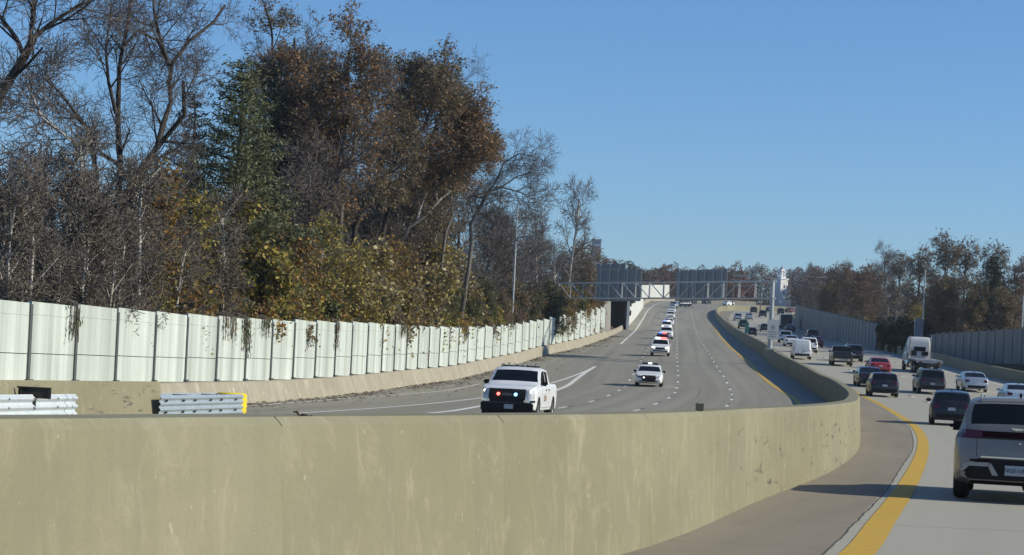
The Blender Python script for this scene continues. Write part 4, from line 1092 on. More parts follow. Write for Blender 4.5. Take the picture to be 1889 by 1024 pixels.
light_pole(1885, 610, 545, 235, 'slim pale light pole at the far right edge behind the shaded wall', 1)
pc_ = P(1693, 640, 264); g_ = terrain(pc_.x, 264); b = MB(); b.box((0,0,2.2),(1.0,.5,5.6)); b.box((0,-.27,3.2),(.55,.04,.7)); b.box((0,-.27,4.6),(.4,.04,.5))
o = b.build('steel_column', metal_mat('blue_grey_column', (.16,.19,.23), .5, .2)); o.location = (pc_.x, 264, g_)  # wide steel column by the foot of the light pole
tag(o, 'tall blue grey steel cabinet at the end of the right sound wall behind the truck', 'column')
# far concrete walls left of the crest and beside the underpass
def slab_wall(name, label, px, z0, z1, h_top, m, thick=.5):
    (xa,ya,ta),(xb,yb,tb) = px; a0, a1 = P(xa,ya,z0), P(xa,ta,z0); b0, b1 = P(xb,yb,z1), P(xb,tb,z1)
    b = MB(); u = (b0-a0); u.z=0; u.normalize(); n = Vector((-u.y,u.x,0))*thick
    v = [a0-Vector((0,0,2)),b0-Vector((0,0,2)),b1,a1]; k = len(b.v)
    for q in v: b.v.append(tuple(q-a0))
    for q in v: b.v.append(tuple(q+n-a0))
    b.f += [(0,1,2,3),(7,6,5,4),(0,4,5,1),(1,5,6,2),(2,6,7,3),(3,7,4,0)]; b.m += [0]*6
    w_ = (b1-a1)
    cap = MB()
    o = b.build(name, m); o.location = a0; return tag(o, label, 'wall')
slab_wall('retaining_wall', 'pale concrete retaining wall rising beside the dark opening under the gantry', ((1154.5,614,556),(1187,566,548)), 395, 590, 0, M['abutment'])
slab_wall('retaining_wall', 'pale concrete wall standing behind the road edge on the crest', ((1184,556,526),(1235,553,525.5)), 705, 722, 0, M['abutment'])
slab_wall('retaining_wall', 'narrow grey concrete wall end just beyond the pale sound wall', ((1106,590,545),(1127,592,552)), 336, 345, 0, M['panel_dark'])  # darker concrete carries the shade on this wall end
# underpass opening between the end of the sound wall and the retaining wall
c = P(1136.5, 613, 384); up = empty('underpass', c, 'dark concrete underpass opening just beyond the end of the pale sound wall', 'underpass'); hU = P(1136, 554, 384).z - c.z
for x_, w_, nm in ((-2.35,1.15,'side_wall'),(1.95,.45,'side_wall')):
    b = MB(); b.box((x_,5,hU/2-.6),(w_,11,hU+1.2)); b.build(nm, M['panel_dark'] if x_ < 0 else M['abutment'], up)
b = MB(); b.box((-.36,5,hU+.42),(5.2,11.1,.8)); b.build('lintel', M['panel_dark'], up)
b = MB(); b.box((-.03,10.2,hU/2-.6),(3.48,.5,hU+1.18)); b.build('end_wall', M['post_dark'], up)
b = MB(); b.box((-2.9,-.02,hU*.5),(.5,.3,hU)); b.build('wing_wall', M['panel_dark'], up)
# church tower
zc = 860; p = P(1440, 553, zc); sc_ = zc/F
ch = empty('church', p - Vector((0,0,2)), 'white church tower with an open belfry above the far trees', 'church'); ch.rotation_euler = (0,0,R(32))
wm = mat('white_stucco', (.80,.80,.77), .7)
def unit(mb, x, z0, z1, w, dpt=None): mb.box((x*sc_,0,(z0+z1)/2*sc_+2),(w*sc_,(dpt or w)*sc_,(z1-z0)*sc_))
b = MB(); unit(b,0,-12,37,17); unit(b,-8,-12,30,4,14); unit(b,0,37,39.5,19); b.build('tower', wm, ch)
b = MB()
for sx in (-1,1):
    for sy in (-1,1): b.box((sx*3.6*sc_, sy*3.6*sc_, 46*sc_+2),(2.6*sc_,2.6*sc_,15*sc_))
unit(b,0,52,56,10.5); unit(b,0,39.4,41.5,10.6); b.build('belfry', wm, ch)
b = MB(); b.lathe([(4.4*sc_,56*sc_+2),(3.6*sc_,58.5*sc_+2),(1.6*sc_,60.5*sc_+2),(.5*sc_,63*sc_+2),(.01,66*sc_+2)],12); b.build('cupola', mat('grey_cupola', (.30,.33,.34), .5), ch, smooth=40)
b = MB(); unit(b,10,-14,5,18,16); unit(b,10,5,6.2,19.5,17); b.build('porch', wm, ch)
for zz0 in (12,24):
    b = MB(); b.box((0,-8.55*sc_,zz0*sc_+2),(3*sc_,.08,6*sc_)); b.build('window', M['glass'], ch)
# far slab building behind the left trees
p = P(1098, 500, 640); b = MB(); g_ = terrain(p.x, 640)
tb = empty('building', (p.x, 640, g_), 'small blue grey tower block just behind the left treeline', 'building'); top = P(1098, 443, 640).z - g_
b.box((0,0,top/2),(2.7,2.7,top)); b.box((0,0,top+.15),(2.9,2.9,.3)); b.build('wall', metal_mat('hazed_cladding', (.40,.46,.52), .7, .0), tb)  # wall colour lightened towards the sky, distance haze painted in
for i in range(3):
    b = MB(); b.box((0,-1.36,top-.8-i*1.3),(2.0,.05,.6)); b.build('window', mat('hazed_glazing', (.14,.18,.22), .3), tb)  # panes paled for the same painted haze
# utility poles and wires far right
pp = [P(1352, 540, 640), P(1404, 540, 600), P(1455, 545, 600), P(1556, 560, 560)]
tops = []
for i, (q, ty) in enumerate(zip(pp, (509, 508, 512, 520))):
    t_ = P(q.x/q.y*F+CX, ty, q.y); g_ = terrain(q.x, q.y); h = t_.z-g_+2.5 if i > 0 else t_.z-g_+1
    root = empty('utility_pole', (q.x,q.y,g_), ('utility pole behind the gantry right of the wide sign','utility pole beyond the median left of the gantry post','utility pole standing by the white church tower','utility pole among the trees above the shaded wall')[i], 'utility pole')
    b = MB(); b.tube([(0,0,-1),(0,0,h)],[.18,.12],8); b.build('pole', mat('grey_timber', (.14,.12,.10), .9), root)
    b = MB(); b.box((0,0,h-.6),(2.6,.12,.14)); b.box((0,0,h-2.0),(2.2,.12,.14)); b.build('crossarm', mat('grey_timber_arm', (.16,.14,.12), .9), root)
    tops.append(Vector((q.x,q.y,g_+h)))
wr = empty('power_lines', tops[0], 'sagging pale power lines strung between the far utility poles', 'power line')
for a, c in zip(tops, tops[1:]):
    for off, dz in ((-1.2,-.5),(0,-.4),(1.2,-.5),(-1.0,-1.9),(1.0,-1.9),(0,-3.4)):
        pts = [a.lerp(c, i/10)+Vector((off,0,dz-1.4*math.sin(math.pi*i/10)))-tops[0] for i in range(11)]
        b = MB(); b.tube(pts, .045, 4); b.build('wire', M['galv'], wr)
# ---------------------------------------------------------------- trees
def bark(name, a, c):
    m = mat(name, rough=.95, spec=.15); n = NB(m)
    v = n.noise(n.coord('Object', (3,3,.6)), 1.5, 5, .7); n.base(n.ramp(v, [(.35, a), (.65, c)])); return m
B_DARK = bark('dark_bark', (.030,.026,.022), (.085,.075,.065)); B_GREY = bark('grey_bark', (.085,.078,.068), (.19,.175,.155))
B_PALE = bark('pale_bark', (.30,.28,.245), (.55,.52,.47)); B_BROWN = bark('brown_bark', (.055,.047,.040), (.135,.118,.10))
B_TWIG = bark('twig_bark', (.085,.072,.064), (.175,.15,.135)); B_TAN = bark('tan_twig_bark', (.14,.105,.07), (.24,.185,.125))
def leaf(name, cols, tr=.3):
    m = bpy.data.materials.new(name); m.use_nodes = True; t = m.node_tree; b = t.nodes["Principled BSDF"]; b.inputs["Roughness"].default_value = .6
    b.inputs["Specular IOR Level"].default_value = .3
    g = t.nodes.new("ShaderNodeNewGeometry"); r = t.nodes.new("ShaderNodeValToRGB"); r.color_ramp.interpolation = 'CONSTANT'; el = r.color_ramp.elements
    while len(el) < len(cols): el.new(.5)
    for i, (q, c) in enumerate(zip(el, cols)): q.position = i/len(cols); q.color = (*c, 1)
    t.links.new(g.outputs["Random Per Island"], r.inputs[0]); t.links.new(r.outputs[0], b.inputs["Base Color"])
    tl = t.nodes.new("ShaderNodeBsdfTranslucent"); t.links.new(r.outputs[0], tl.inputs[0]); mx = t.nodes.new("ShaderNodeMixShader"); mx.inputs[0].default_value = tr
    t.links.new(b.outputs[0], mx.inputs[1]); t.links.new(tl.outputs[0], mx.inputs[2]); t.links.new(mx.outputs[0], t.nodes["Material Output"].inputs[0]); return m
L_OAK = leaf('brown_oak_leaves', [(.22,.135,.07),(.30,.165,.075),(.17,.12,.075),(.26,.18,.085),(.38,.18,.06),(.15,.13,.08),(.21,.16,.10)])
L_OLIVE = leaf('olive_brown_leaves', [(.19,.15,.08),(.15,.135,.075),(.23,.16,.08),(.12,.11,.07),(.27,.17,.075),(.17,.15,.105)])
L_YEL = leaf('yellow_leaves', [(.44,.34,.075),(.31,.26,.06),(.20,.195,.05),(.50,.39,.10),(.28,.18,.04),(.14,.15,.045)])
L_ORG = leaf('orange_leaves', [(.33,.17,.04),(.24,.12,.035),(.40,.25,.06),(.16,.11,.04),(.20,.17,.05),(.13,.13,.045)])
L_RUST = leaf('rust_leaves', [(.16,.085,.058),(.125,.08,.06),(.20,.11,.07),(.11,.085,.065),(.15,.115,.085)])
L_GRN = leaf('dull_green_leaves', [(0.063,0.087,0.031),(0.091,0.112,0.039),(0.049,0.070,0.028),(0.140,0.140,0.042),(0.182,0.154,0.049)])
L_PINE = leaf('pine_needles', [(.125,.14,.065),(.15,.165,.08),(.105,.125,.058),(.085,.105,.055),(.17,.165,.08),(.07,.085,.045)], .15)
L_DARK = leaf('dark_evergreen_needles', [(.018,.032,.020),(.026,.042,.024),(.014,.025,.017),(.035,.05,.025)], .1)
L_PALE = leaf('pale_cream_leaves', [(.40,.34,.16),(.28,.22,.08),(.33,.25,.06),(.18,.14,.05),(.46,.40,.24)])
L_TAN = leaf('tan_dry_leaves', [(0.204,0.150,0.090),(0.156,0.108,0.066),(0.252,0.186,0.114),(0.120,0.090,0.060)])

B_SAP = bark('sapling_twig_bark', (.085,.072,.058), (.20,.172,.14))
class Tree:
    def __init__(s, seed): s.r = random.Random(seed); s.T = MB(); s.C = MB(); s.leaf_c = []; 
    def perp(s, d):
        u = Vector((s.r.gauss(0,1), s.r.gauss(0,1), s.r.gauss(0,1))); u = u - d*u.dot(d); return u.normalized()
    def branch(s, p, d, L, r, lev, P_):
        n = max(3, int(L/P_['seg'][min(lev,4)])); st = L/n; pts = [p.copy()]; q = p.copy(); d = d.normalized(); ds = [d.copy()]
        jit = P_['jit'][min(lev,4)]; tr = P_['trop'][min(lev,4)]
        for i in range(n):
            d = (d + s.perp(d)*s.r.uniform(0,jit) + Vector((0,0,tr)) + P_.get('wind', Vector((0,0,0)))*(.3 if lev else 0)).normalized()
            q = q + d*st; pts.append(q.copy()); ds.append(d.copy())
        s.stem(pts, r, max(P_['rmin'], r*(.30 if lev else .38)), lev, P_, L)
    def stem(s, pts, r0, r1, lev, P_, L=None, c0=None):
        n = len(pts)-1; L = L or sum((pts[i+1]-pts[i]).length for i in range(n))
        rad = [max(P_['rmin'], r0+(r1-r0)*(i/n)**.8) for i in range(n+1)]
        mb = s.T if lev <= P_.get('trunk_lev', 1) else s.C
        mb.tube(pts, rad, (9,7,5,4,3,3)[min(lev,5)], 0, caps=False)
        if lev < P_['max']:
            nc = P_['num'][lev]; nc = max(1, int(round(nc*s.r.uniform(.8,1.2)))); lo = P_['lo'][lev] if c0 is None else c0
            az = s.r.uniform(0,6.28)
            for k in range(nc):
                t = lo + (1-lo)*((k+s.r.random())/nc)**.9; f = t*n; i = min(n-1, int(f)); p = pts[i].lerp(pts[i+1], f-i); d = (pts[i+1]-pts[i]).normalized()
                az += 2.4 + s.r.uniform(-.5,.5); u = d.orthogonal().normalized(); v = d.cross(u); side = u*math.cos(az)+v*math.sin(az)
                an = R(P_['ang'][lev]*s.r.uniform(.7,1.25)); cd = d*math.cos(an)+side*math.sin(an)
                cl = P_['len'][lev]*s.r.uniform(.55,1.15)*(1-P_['taper'][lev]*t)
                Q = P_['thin'] if lev == P_.get('thin_at',9) and s.r.random() < P_['thin_p'] else P_
                cr = rad[i]*P_.get('rr',.55)*(.75+.35*s.r.random()); s.branch(p, cd, cl, max(P_['rmin'],cr), lev+1, Q)
        if lev >= P_['leaf_lev'] and P_['leaves'] > 0:
            m = P_['leaves']*L; m = int(m)+(s.r.random() < m-int(m))
            for _ in range(m):
                f = s.r.uniform(.1,1)*n; i = min(n-1,int(f)); p = pts[i].lerp(pts[i+1], f-i)
                s.leaf_c.append(p + Vector((s.r.gauss(0,1),s.r.gauss(0,1),s.r.gauss(0,1)))*P_['spread'])
    def finish(s, name, mb, mt, ml, P_):
        ns = len(s.C.f)
        N = len(s.leaf_c)
        verts = np.array(s.C.v, dtype=np.float32).reshape(-1,3); faces = list(s.C.f)
        tm = s.T.mesh('trunk', mb, 70)
        me = bpy.data.meshes.new('crown')
        if N:
            rg = np.random.default_rng(s.r.randint(0,10**6)); c = np.array([tuple(x) for x in s.leaf_c], dtype=np.float32)
            a = rg.normal(size=(N,3)); a[:,2] = a[:,2]*P_.get('flat',.6) - P_.get('droop',.25); a /= np.linalg.norm(a,axis=1,keepdims=True)
            b = rg.normal(size=(N,3)); b -= a*(a*b).sum(1,keepdims=True); b /= np.linalg.norm(b,axis=1,keepdims=True)
            sz = P_['lsize']*rg.uniform(.6,1.35,size=(N,1)); asp = P_.get('asp',.55)
            q = np.stack([c-a*sz*.5, c+b*sz*asp*.5, c+a*sz*.5, c-b*sz*asp*.5],1).reshape(-1,3).astype(np.float32)
            n0 = len(verts); verts = np.vstack([verts,q]) if n0 else q
            faces += [(n0+4*i,n0+4*i+1,n0+4*i+2,n0+4*i+3) for i in range(N)]
        me.from_pydata(verts.tolist(), [], faces)
        me.materials.append(mt); me.materials.append(ml or mt)
        me.polygons.foreach_set("material_index", [0]*ns+[1]*N); me.update()
        return tm, me
BASE = dict(seg=(1.2,.8,.45,.3,.22), jit=(.10,.22,.30,.36,.4), trop=(.02,.05,.04,.03,.02), rmin=.012, max=4, num=(9,8,7,5,0), lo=(.35,.2,.15,.1),
    ang=(48,46,46,48), len=(6,3.0,1.4,.7), taper=(.45,.45,.4,.3), leaf_lev=4, leaves=0, spread=.12, lsize=.22)
def PR(**k): d = dict(BASE); d.update(k); return d
def make(seed, P_, H, r, mb, mt, ml=None, lean=Vector((0,0,1)), stems=None, multi=1, curve=None):
    t = Tree(seed)
    if stems:
        for (pts, r0, r1, c0) in stems:
            t.stem(pts, r0, r1, 0, P_, None, c0)
    else:
        for i in range(multi):
            d = (Vector((0,0,1)) + (Vector((t.r.uniform(-1,1),t.r.uniform(-1,1),0))*.42 if multi > 1 else Vector((0,0,0))) + lean*0 + (lean-Vector((0,0,1)))).normalized()
            t.branch(Vector((t.r.uniform(-.3,.3),t.r.uniform(-.3,.3),-.6)) if multi > 1 else Vector((0,0,-.6)), d, H*t.r.uniform(.75,1) if multi > 1 else H, r, 0, P_)
    return t.finish('tree', mb, mt, ml, P_)
def put(name, meshes, loc, label, cat='tree', group=None, sc=1.0, rz=0.0, scz=None, trunk=True):
    root = empty(name, loc, label, cat, group); root.rotation_euler = (0,0,rz); root.scale = (sc,sc,scz or sc)
    link_mesh('trunk' if trunk else 'stems', meshes[0], root); link_mesh('crown' if trunk else 'foliage', meshes[1], root); return root
def gpos(px, z, dy=0): 
    "ground point straight below a survey direction"
    u = (px-CX)/F; X = u*z
    for _ in range(3):
        g_ = terrain(X, z); yy = YH - F*(g_-CAMZ)/z; X = ((px - CX) + SR*(yy-CY))/CR/F*z
    return Vector((X, z, terrain(X, z)-.15))
def stem_pts(base, px, z, zj=0, seed=1):
    rr = random.Random(seed*31+len(px)); pt = [P(x, y, z + zj*i + rr.uniform(-.3,.3)) - base for i, (x, y) in enumerate(px)]; out = [pt[0]]
    for i in range(len(pt)-1):
        a, b_ = pt[i], pt[i+1]; L = (b_-a).length; k = max(1, min(5, int(L/.9)))
        p0 = pt[max(i-1,0)]; p3 = pt[min(i+2,len(pt)-1)]
        for j in range(1, k+1):
            t = j/k; q = .5*((2*a)+(b_-p0)*t+(2*p0-5*a+4*b_-p3)*t*t+(3*a-p0-3*b_+p3)*t*t*t)
            if j < k: q = q + Vector((rr.gauss(0,.045), rr.gauss(0,.045), 0))*min(2,L)
            out.append(q)
    return out

# -- the big bare trees at the left
z = 82; base = gpos(-60, z)
P1 = PR(num=(7,6,5,4), len=(3.6,2.0,1.2,.7), lo=(.30,.15,.1,.1), ang=(45,48,50,50), rmin=.008)
st = [(stem_pts(base,[(-95,640),(-70,420),(-30,280),(0,175),(45,105),(62,70)],z), .30,.16,.2),
      (stem_pts(base,[(62,70),(95,42),(130,20),(165,2)],z,.4), .10,.05,.1), (stem_pts(base,[(55,85),(60,30),(55,-60)],z,-.4), .10,.05,.1), (stem_pts(base,[(45,105),(0,30),(-40,-40)],z,.4), .10,.05,.1)]
put('bare_tree', make(11,P1,0,0,B_DARK,B_TWIG,stems=st), base, 'leaning bare tree at the upper left corner, its trunk cutting into the sky')
z = 97; base = gpos(215, z)
P2 = PR(num=(8,6,5,4), len=(3.0,1.7,1.0,.6), lo=(.25,.15,.1,.1), ang=(45,48,50,50), rmin=.008)
st = [(stem_pts(base,[(210,640),(212,560),(214,470),(222,300),(218,190),(222,110),(236,40),(243,-25)],z,.2), .26,.07,.35),
      (stem_pts(base,[(205,560),(180,360),(165,240),(140,210),(110,170),(88,150),(82,130)],z,-.4), .18,.05,.4),
      (stem_pts(base,[(225,560),(240,400),(275,300),(300,230),(312,150),(318,115),(350,75),(395,40),(415,10)],z,.5), .22,.06,.3),
      (stem_pts(base,[(312,120),(298,80),(285,30),(280,-30)],z,.3), .11,.04,.2),
      (stem_pts(base,[(185,450),(250,330),(300,260),(340,213),(338,150)],z,-.6), .22,.08,.3),
      (stem_pts(base,[(214,210),(200,150),(195,90),(205,20)],z,-.3), .10,.04,.2), (stem_pts(base,[(225,90),(255,55),(290,75),(310,115)],z,.6), .07,.05,.2)]
put('bare_tree', make(12,P2,0,0,B_DARK,B_TWIG,stems=st), base, 'dark bare tree with several heavy upright limbs left of the green pine')
z = 92; base = gpos(120, z)
st = [(stem_pts(base,[(150,520),(148,268),(120,250),(80,220),(65,190),(48,150)],z,.2), .12,.04,.35)]
put('bare_tree', make(13,PR(num=(8,6,6,5),len=(3.4,2.2,1.2,.7),lo=(.3,.1,.1,.1)),0,0,B_PALE,B_TWIG,stems=st), base, 'bare tree with one pale broken limb reaching left across a gap of sky')
# white pine
def pine(seed, H, Rm, needles, barkm, start=.12, n_wh=17, dens=34, nl=.34):
    t = Tree(seed); r = t.r; pts = [Vector((.15*math.sin(i*.8),.15*math.cos(i),H*i/12-.4)) for i in range(13)]
    t.T.tube(pts, [.26*(1-i/13)+.02 for i in range(13)], 8, 0, caps=False)
    for w in range(n_wh):
        f = start+(1-start)*w/n_wh; zc_ = H*f; rad = Rm*(1-((f-start)/(1-start))**1.3)*.95+.35
        if f < start+.15: rad *= .75
        for k in range(6):
            a = w*1.1+k*1.047+r.uniform(-.3,.3); L = rad*r.uniform(.6,1.12); d = Vector((math.cos(a),math.sin(a),.16)); q = Vector((0,0,zc_)); bp = [q.copy()]
            for i in range(5): d = (d+Vector((r.gauss(0,.12),r.gauss(0,.12),.03+r.gauss(0,.06)))).normalized(); q = q+d*L/5; bp.append(q.copy())
            t.C.tube(bp,[.05,.04,.03,.025,.02,.012],4,0,caps=False)
            for i in range(int(L*dens)):
                u = r.uniform(.22,1)*5; j = min(4,int(u)); p = bp[j].lerp(bp[j+1],u-j); sp = .10+.30*(1-u/5)+.12
                t.leaf_c.append(p+Vector((r.gauss(0,sp),r.gauss(0,sp),r.gauss(.08,sp*.4))))
    return t.finish('pine', barkm, B_DARK, needles, dict(lsize=nl, asp=.22, flat=.7, droop=-.25))
z = 104; put('pine_tree', pine(5, 15.6, 4.9, L_PINE, B_DARK, .22, 22, 85, .27), gpos(418, z), 'soft green pine standing among the bare trees behind the left wall')
z = 128; put('cedar_tree', pine(6, 18.5, 2.6, L_DARK, B_DARK, .45, 18, 34), gpos(478, z), 'dark evergreen behind the green pine, top edge against the sky')
put('cedar_tree', pine(16, 17, 2.6, L_DARK, B_DARK, .4, 16, 28), gpos(335, 134), 'dark evergreen half hidden behind the dark bare tree with heavy limbs')
# oaks holding brown leaves
PO = PR(num=(9,7,6,4), len=(3.6,2.1,1.15,.6), lo=(.28,.15,.12,.1), ang=(44,46,48,50), leaves=5.4, leaf_lev=3, spread=.115, lsize=.185, asp=.6, trop=(.02,.06,.05,.03,.0), rmin=.010)
PO['thin'] = dict(PO, leaves=.5); PO['thin_at'] = 0; PO['thin_p'] = .22; PO['thin']['thin'] = PO['thin']
PO['trop'] = (.02,.11,.09,.06,.02)
def oak(seed, px, z, r0, label, ml, sec=None, P_=PO, c0=.3, name='oak_tree', bm=B_DARK):
    base = gpos(px[0][0], z); ss = [(stem_pts(base, px, z, .15, seed), r0, .07, c0)]
    for q in (sec or []): ss.append((stem_pts(base, q, z, .3, seed+1), r0*.6, .05, .2))
    return put(name, make(seed,P_,0,0,bm,B_TWIG,ml,stems=ss), base, label)
oak(21,[(560,640),(556,520),(548,400),(546,300),(540,190),(545,110),(543,70)],132,.24,'tall oak with brown leaves whose top touches the upper edge, next to the pine',L_OAK,[[(556,480),(575,370),(590,280),(588,220)],[(548,400),(515,300),(505,230),(510,150)]])
oak(22,[(630,640),(628,420),(620,330),(632,260),(645,190),(640,130),(645,95)],128,.22,'oak with brown leaves and a second rounded top right of the tallest oak',L_OAK,[[(622,340),(655,260),(680,190),(682,150)],[(625,400),(595,300),(585,230),(590,180)]],bm=B_GREY)
oak(23,[(640,640),(655,420),(690,360),(730,300),(752,250),(765,200),(758,150)],136,.24,'oak leaning right with a dark bowed trunk below its brown crown',L_OLIVE,[[(690,360),(720,260),(725,190),(718,150)],[(730,300),(780,240),(800,180),(800,155)]])
oak(24,[(690,640),(705,440),(730,350),(770,300),(805,265),(830,245),(845,235)],142,.24,'oak with the widest brown crown, its right side ending against blue sky',L_OAK,[[(760,310),(810,300),(850,285),(865,275)],[(780,290),(805,230),(815,200),(820,190)],[(805,265),(840,270),(860,262)]])
oak(25,[(776,650),(783,520),(781,470),(790,430),(805,385),(825,360),(838,345)],152,.15,'slim two forked oak with olive brown leaves below the widest crown',L_OLIVE,[[(790,430),(797,390),(795,360),(803,340)]],P_=PR(**{**PO,'len':(2.8,1.7,1.0,.6)}),bm=B_GREY)
oak(26,[(725,640),(735,460),(755,420),(785,398),(815,365),(832,352)],147,.14,'short oak with a pale curved trunk leaning over the yellow shrubs',L_OLIVE,[[(770,405),(800,330),(840,290)]],P_=PR(**{**PO,'len':(2.6,1.6,1.0,.6)}),bm=B_PALE)
oak(27,[(460,640),(500,420),(515,330),(520,240),(505,130),(500,50),(490,15)],150,.18,'dark leaved tree rising between the pine and the tallest oak',L_OLIVE,[[(515,330),(555,230),(580,120)]])
# bare arms reaching right at the end of the oaks
PB = PR(num=(8,6,5,4), len=(2.8,1.7,1.0,.6), lo=(.3,.15,.1,.1), rmin=.009)
z = 165; base = gpos(868, z)
st = [(stem_pts(base,[(850,600),(864,500),(870,450),(868,415),(880,390),(895,365)],z,.1), .20,.12,.8), (stem_pts(base,[(895,365),(870,362),(900,355),(925,345),(955,325),(985,318)],z,.2), .11,.035,.1),
      (stem_pts(base,[(893,368),(915,335),(930,300),(958,283),(985,290)],z,-.2), .10,.03,.1), (stem_pts(base,[(925,345),(960,355),(985,370)],z,.2), .07,.03,.2)]
put('bare_tree', make(31,PB,0,0,B_GREY,B_TWIG,stems=st), base, 'bare tree with crooked arms reaching right into open sky past the oaks')
z = 150; base = gpos(830, z); st = [(stem_pts(base,[(806,600),(818,460),(832,370),(828,290),(842,210),(850,150)],z,.2), .15,.06,.5)]
put('bare_tree', make(32,PR(num=(8,6,5,4),len=(3.2,1.9,1.1,.6),lo=(.3,.15,.1,.1),rmin=.008),0,0,B_GREY,B_TWIG,stems=st), base, 'thin bare tree whose twigs show above the right shoulder of the oaks')

# -- shared kinds for the fill
PS = dict(seg=(.8,.5,.3,.22,.2), jit=(.12,.25,.3,.35,.4), trop=(.03,.04,.03,.02,.0), taper=(.5,.45,.4,.3))
PSAP = PR(num=(14,7,5,3), len=(2.0,.95,.5,.3), lo=(.3,.12,.1,.1), ang=(42,44,48,50), rmin=.011, trunk_lev=1, **PS)
saps = [make(40+i, PSAP, 6.8, .10, B_PALE, B_SAP, None, lean=Vector((.12-.08*i,0,1))) for i in range(3)]
PHZ = PR(num=(11,7,6,4), len=(3.0,1.8,1.0,.55), lo=(.18,.12,.1,.1), ang=(40,42,46,50), rmin=.013, trop=(.02,.07,.05,.04,.02))
hazy = [make(50+i, PHZ, 10.5, .20, B_GREY if i != 1 else B_PALE, B_TWIG, None) for i in range(3)]
PSH = PR(num=(8,6,5,3), len=(1.6,.9,.5,.3), lo=(.12,.1,.1,.1), ang=(38,42,46,50), rmin=.010, leaves=9, leaf_lev=2, spread=.11, lsize=.165, asp=.6, trunk_lev=0, **PS)
def shrub(seed, ml, dens=9.0, H=3.6, bm=B_BROWN, **k): return make(seed, PR(**{**PSH, 'leaves': dens*1.5, **k}), H, .04, bm, B_TWIG, ml, multi=5)
SH = {'yellow':[shrub(60,L_YEL,11),shrub(61,L_YEL,8)], 'orange':[shrub(62,L_ORG,10),shrub(63,L_ORG,8)], 'green':[shrub(64,L_GRN,14),shrub(65,L_GRN,12)], 'brown':[shrub(66,L_TAN,5),shrub(67,L_OLIVE,8)],
      'pale':[shrub(68,L_PALE,6,4.4)], 'bare':[shrub(69,None,0,3.4,B_BROWN,num=(8,6,5,3)),shrub(70,None,0,3.8,B_GREY,num=(8,6,5,3))], 'rust':[shrub(71,L_RUST,8)]}
PYT = PR(num=(12,7,5,3), len=(1.7,.9,.5,.3), lo=(.25,.12,.1,.1), ang=(46,46,48,50), rmin=.010, leaves=6.5, leaf_lev=2, spread=.14, lsize=.17, asp=.6, **PS)
ytree = [make(75, PYT, 7.0, .09, B_PALE, B_TWIG, L_YEL), make(76, PYT, 6.4, .08, B_PALE, B_TWIG, L_ORG)]
def behind_wall(px, back, clear=2.0):
    "a point on the ground this far behind the left wall"
    zz = wall_z(px) if px <= 1118 else 318; d = tangent(zz, xw); u = (px-CX)/F
    return gpos(px, zz + max(back*3.3, clear/max(.08, d.x - u*d.y)))
rnd = random.Random(77)
def fill(kind, meshes, pxs, back, sc, label, group, cat='shrub', trunk=False):
    for i, px in enumerate(pxs):
        px = px + rnd.uniform(-10,10); bk = rnd.uniform(*back); s_ = rnd.uniform(*sc); q = behind_wall(px, bk, 1.3 if trunk else 2.45*s_)
        put(kind, rnd.choice(meshes), q, label, cat, group, s_, rnd.uniform(0,6.28), s_*rnd.uniform(.9,1.15), trunk)
# named individuals along the wall
put('young_tree', ytree[1], behind_wall(290,2.6), 'tall slender young tree with orange yellow leaves in front of the dark bare tree', 'tree', None, 1.35, .4)
put('young_tree', ytree[1], behind_wall(262,3.4), 'orange young tree left of the tall slender orange yellow one', 'tree', None, 1.0, 2.4)
put('young_tree', ytree[0], behind_wall(330,3.0), 'slender young tree with yellow leaves just right of the orange one', 'tree', None, 1.15, 2.0)
put('young_tree', ytree[0], behind_wall(620,2.5), 'young tree with pale yellow leaves below the oaks, taller than the shrubs around it', 'tree', None, 1.0, 1.0)
put('sapling', saps[0], behind_wall(375,2.0), 'white stemmed sapling in front of the green pine', 'tree', None, .95, .3)
put('sapling', saps[1], behind_wall(105,2.2), 'white stemmed bare sapling leaning right near the left end of the wall', 'tree', None, 1.25, 1.3)
put('sapling', saps[2], behind_wall(228,2.0), 'tall pale bare sapling left of the orange young tree', 'tree', None, 1.3, 2.2)
fill('sapling', saps, [-20,20,50,85,115,150,180,215,250,10,65,130,-40,320,350,395], (1.0,2.6), (.7,1.2), 'thin pale bare sapling in the thicket above the left end of the sound wall', 'pale bare saplings behind the left wall', 'tree', True)
fill('shrub', SH['bare'], [-60,-20,15,50,85,120,150,185,215,250,290,90,40], (1.6,5), (.6,1.1), 'bare brown thicket shrub above the left sound wall', 'bare shrubs behind the left wall')
fill('shrub', SH['yellow'], [270,300,330,345,400,430,470,485,500,515,535,560,640,655,665,680,690,700,705,712,720,725,735,745,752,760,775,790,845,870,885,910,935,650,675,730,765,820,855], (1.6,3.4), (1.05,1.6), 'yellow leaved shrub leaning over the left sound wall', 'yellow shrubs behind the left wall')
fill('shrub', SH['orange'], [245,265,280,310,345,375,460,520,540,565,590,610,770,785,800,815,830,875,890,905,920,930,950,965,990,1060,1066,1078,280,560,800], (1.6,3.8), (1.0,1.5), 'orange leaved shrub behind the left sound wall', 'orange shrubs behind the left wall')
fill('shrub', SH['green'], [395,425,455,505,530,555,780,820,860,965,985,1000,1015,1035,1050,975,1020,945,1095], (1.6,4), (.95,1.4), 'dull green shrub spilling over the left sound wall', 'green shrubs behind the left wall')
fill('shrub', SH['brown'], [360,410,440,485,520,575,600,615,650,680,705,740,785,815,835,855,880,915,940,960,1040,1070], (1.6,6), (.8,1.3), 'brown leaved shrub behind the left sound wall', 'brown shrubs behind the left wall')
fill('shrub', SH['pale'], [560,590,605,630,655,680], (1.6,3.4), (1.3,1.75), 'shrub with pale cream leaves catching the sun below the oaks', 'pale shrubs below the oaks')
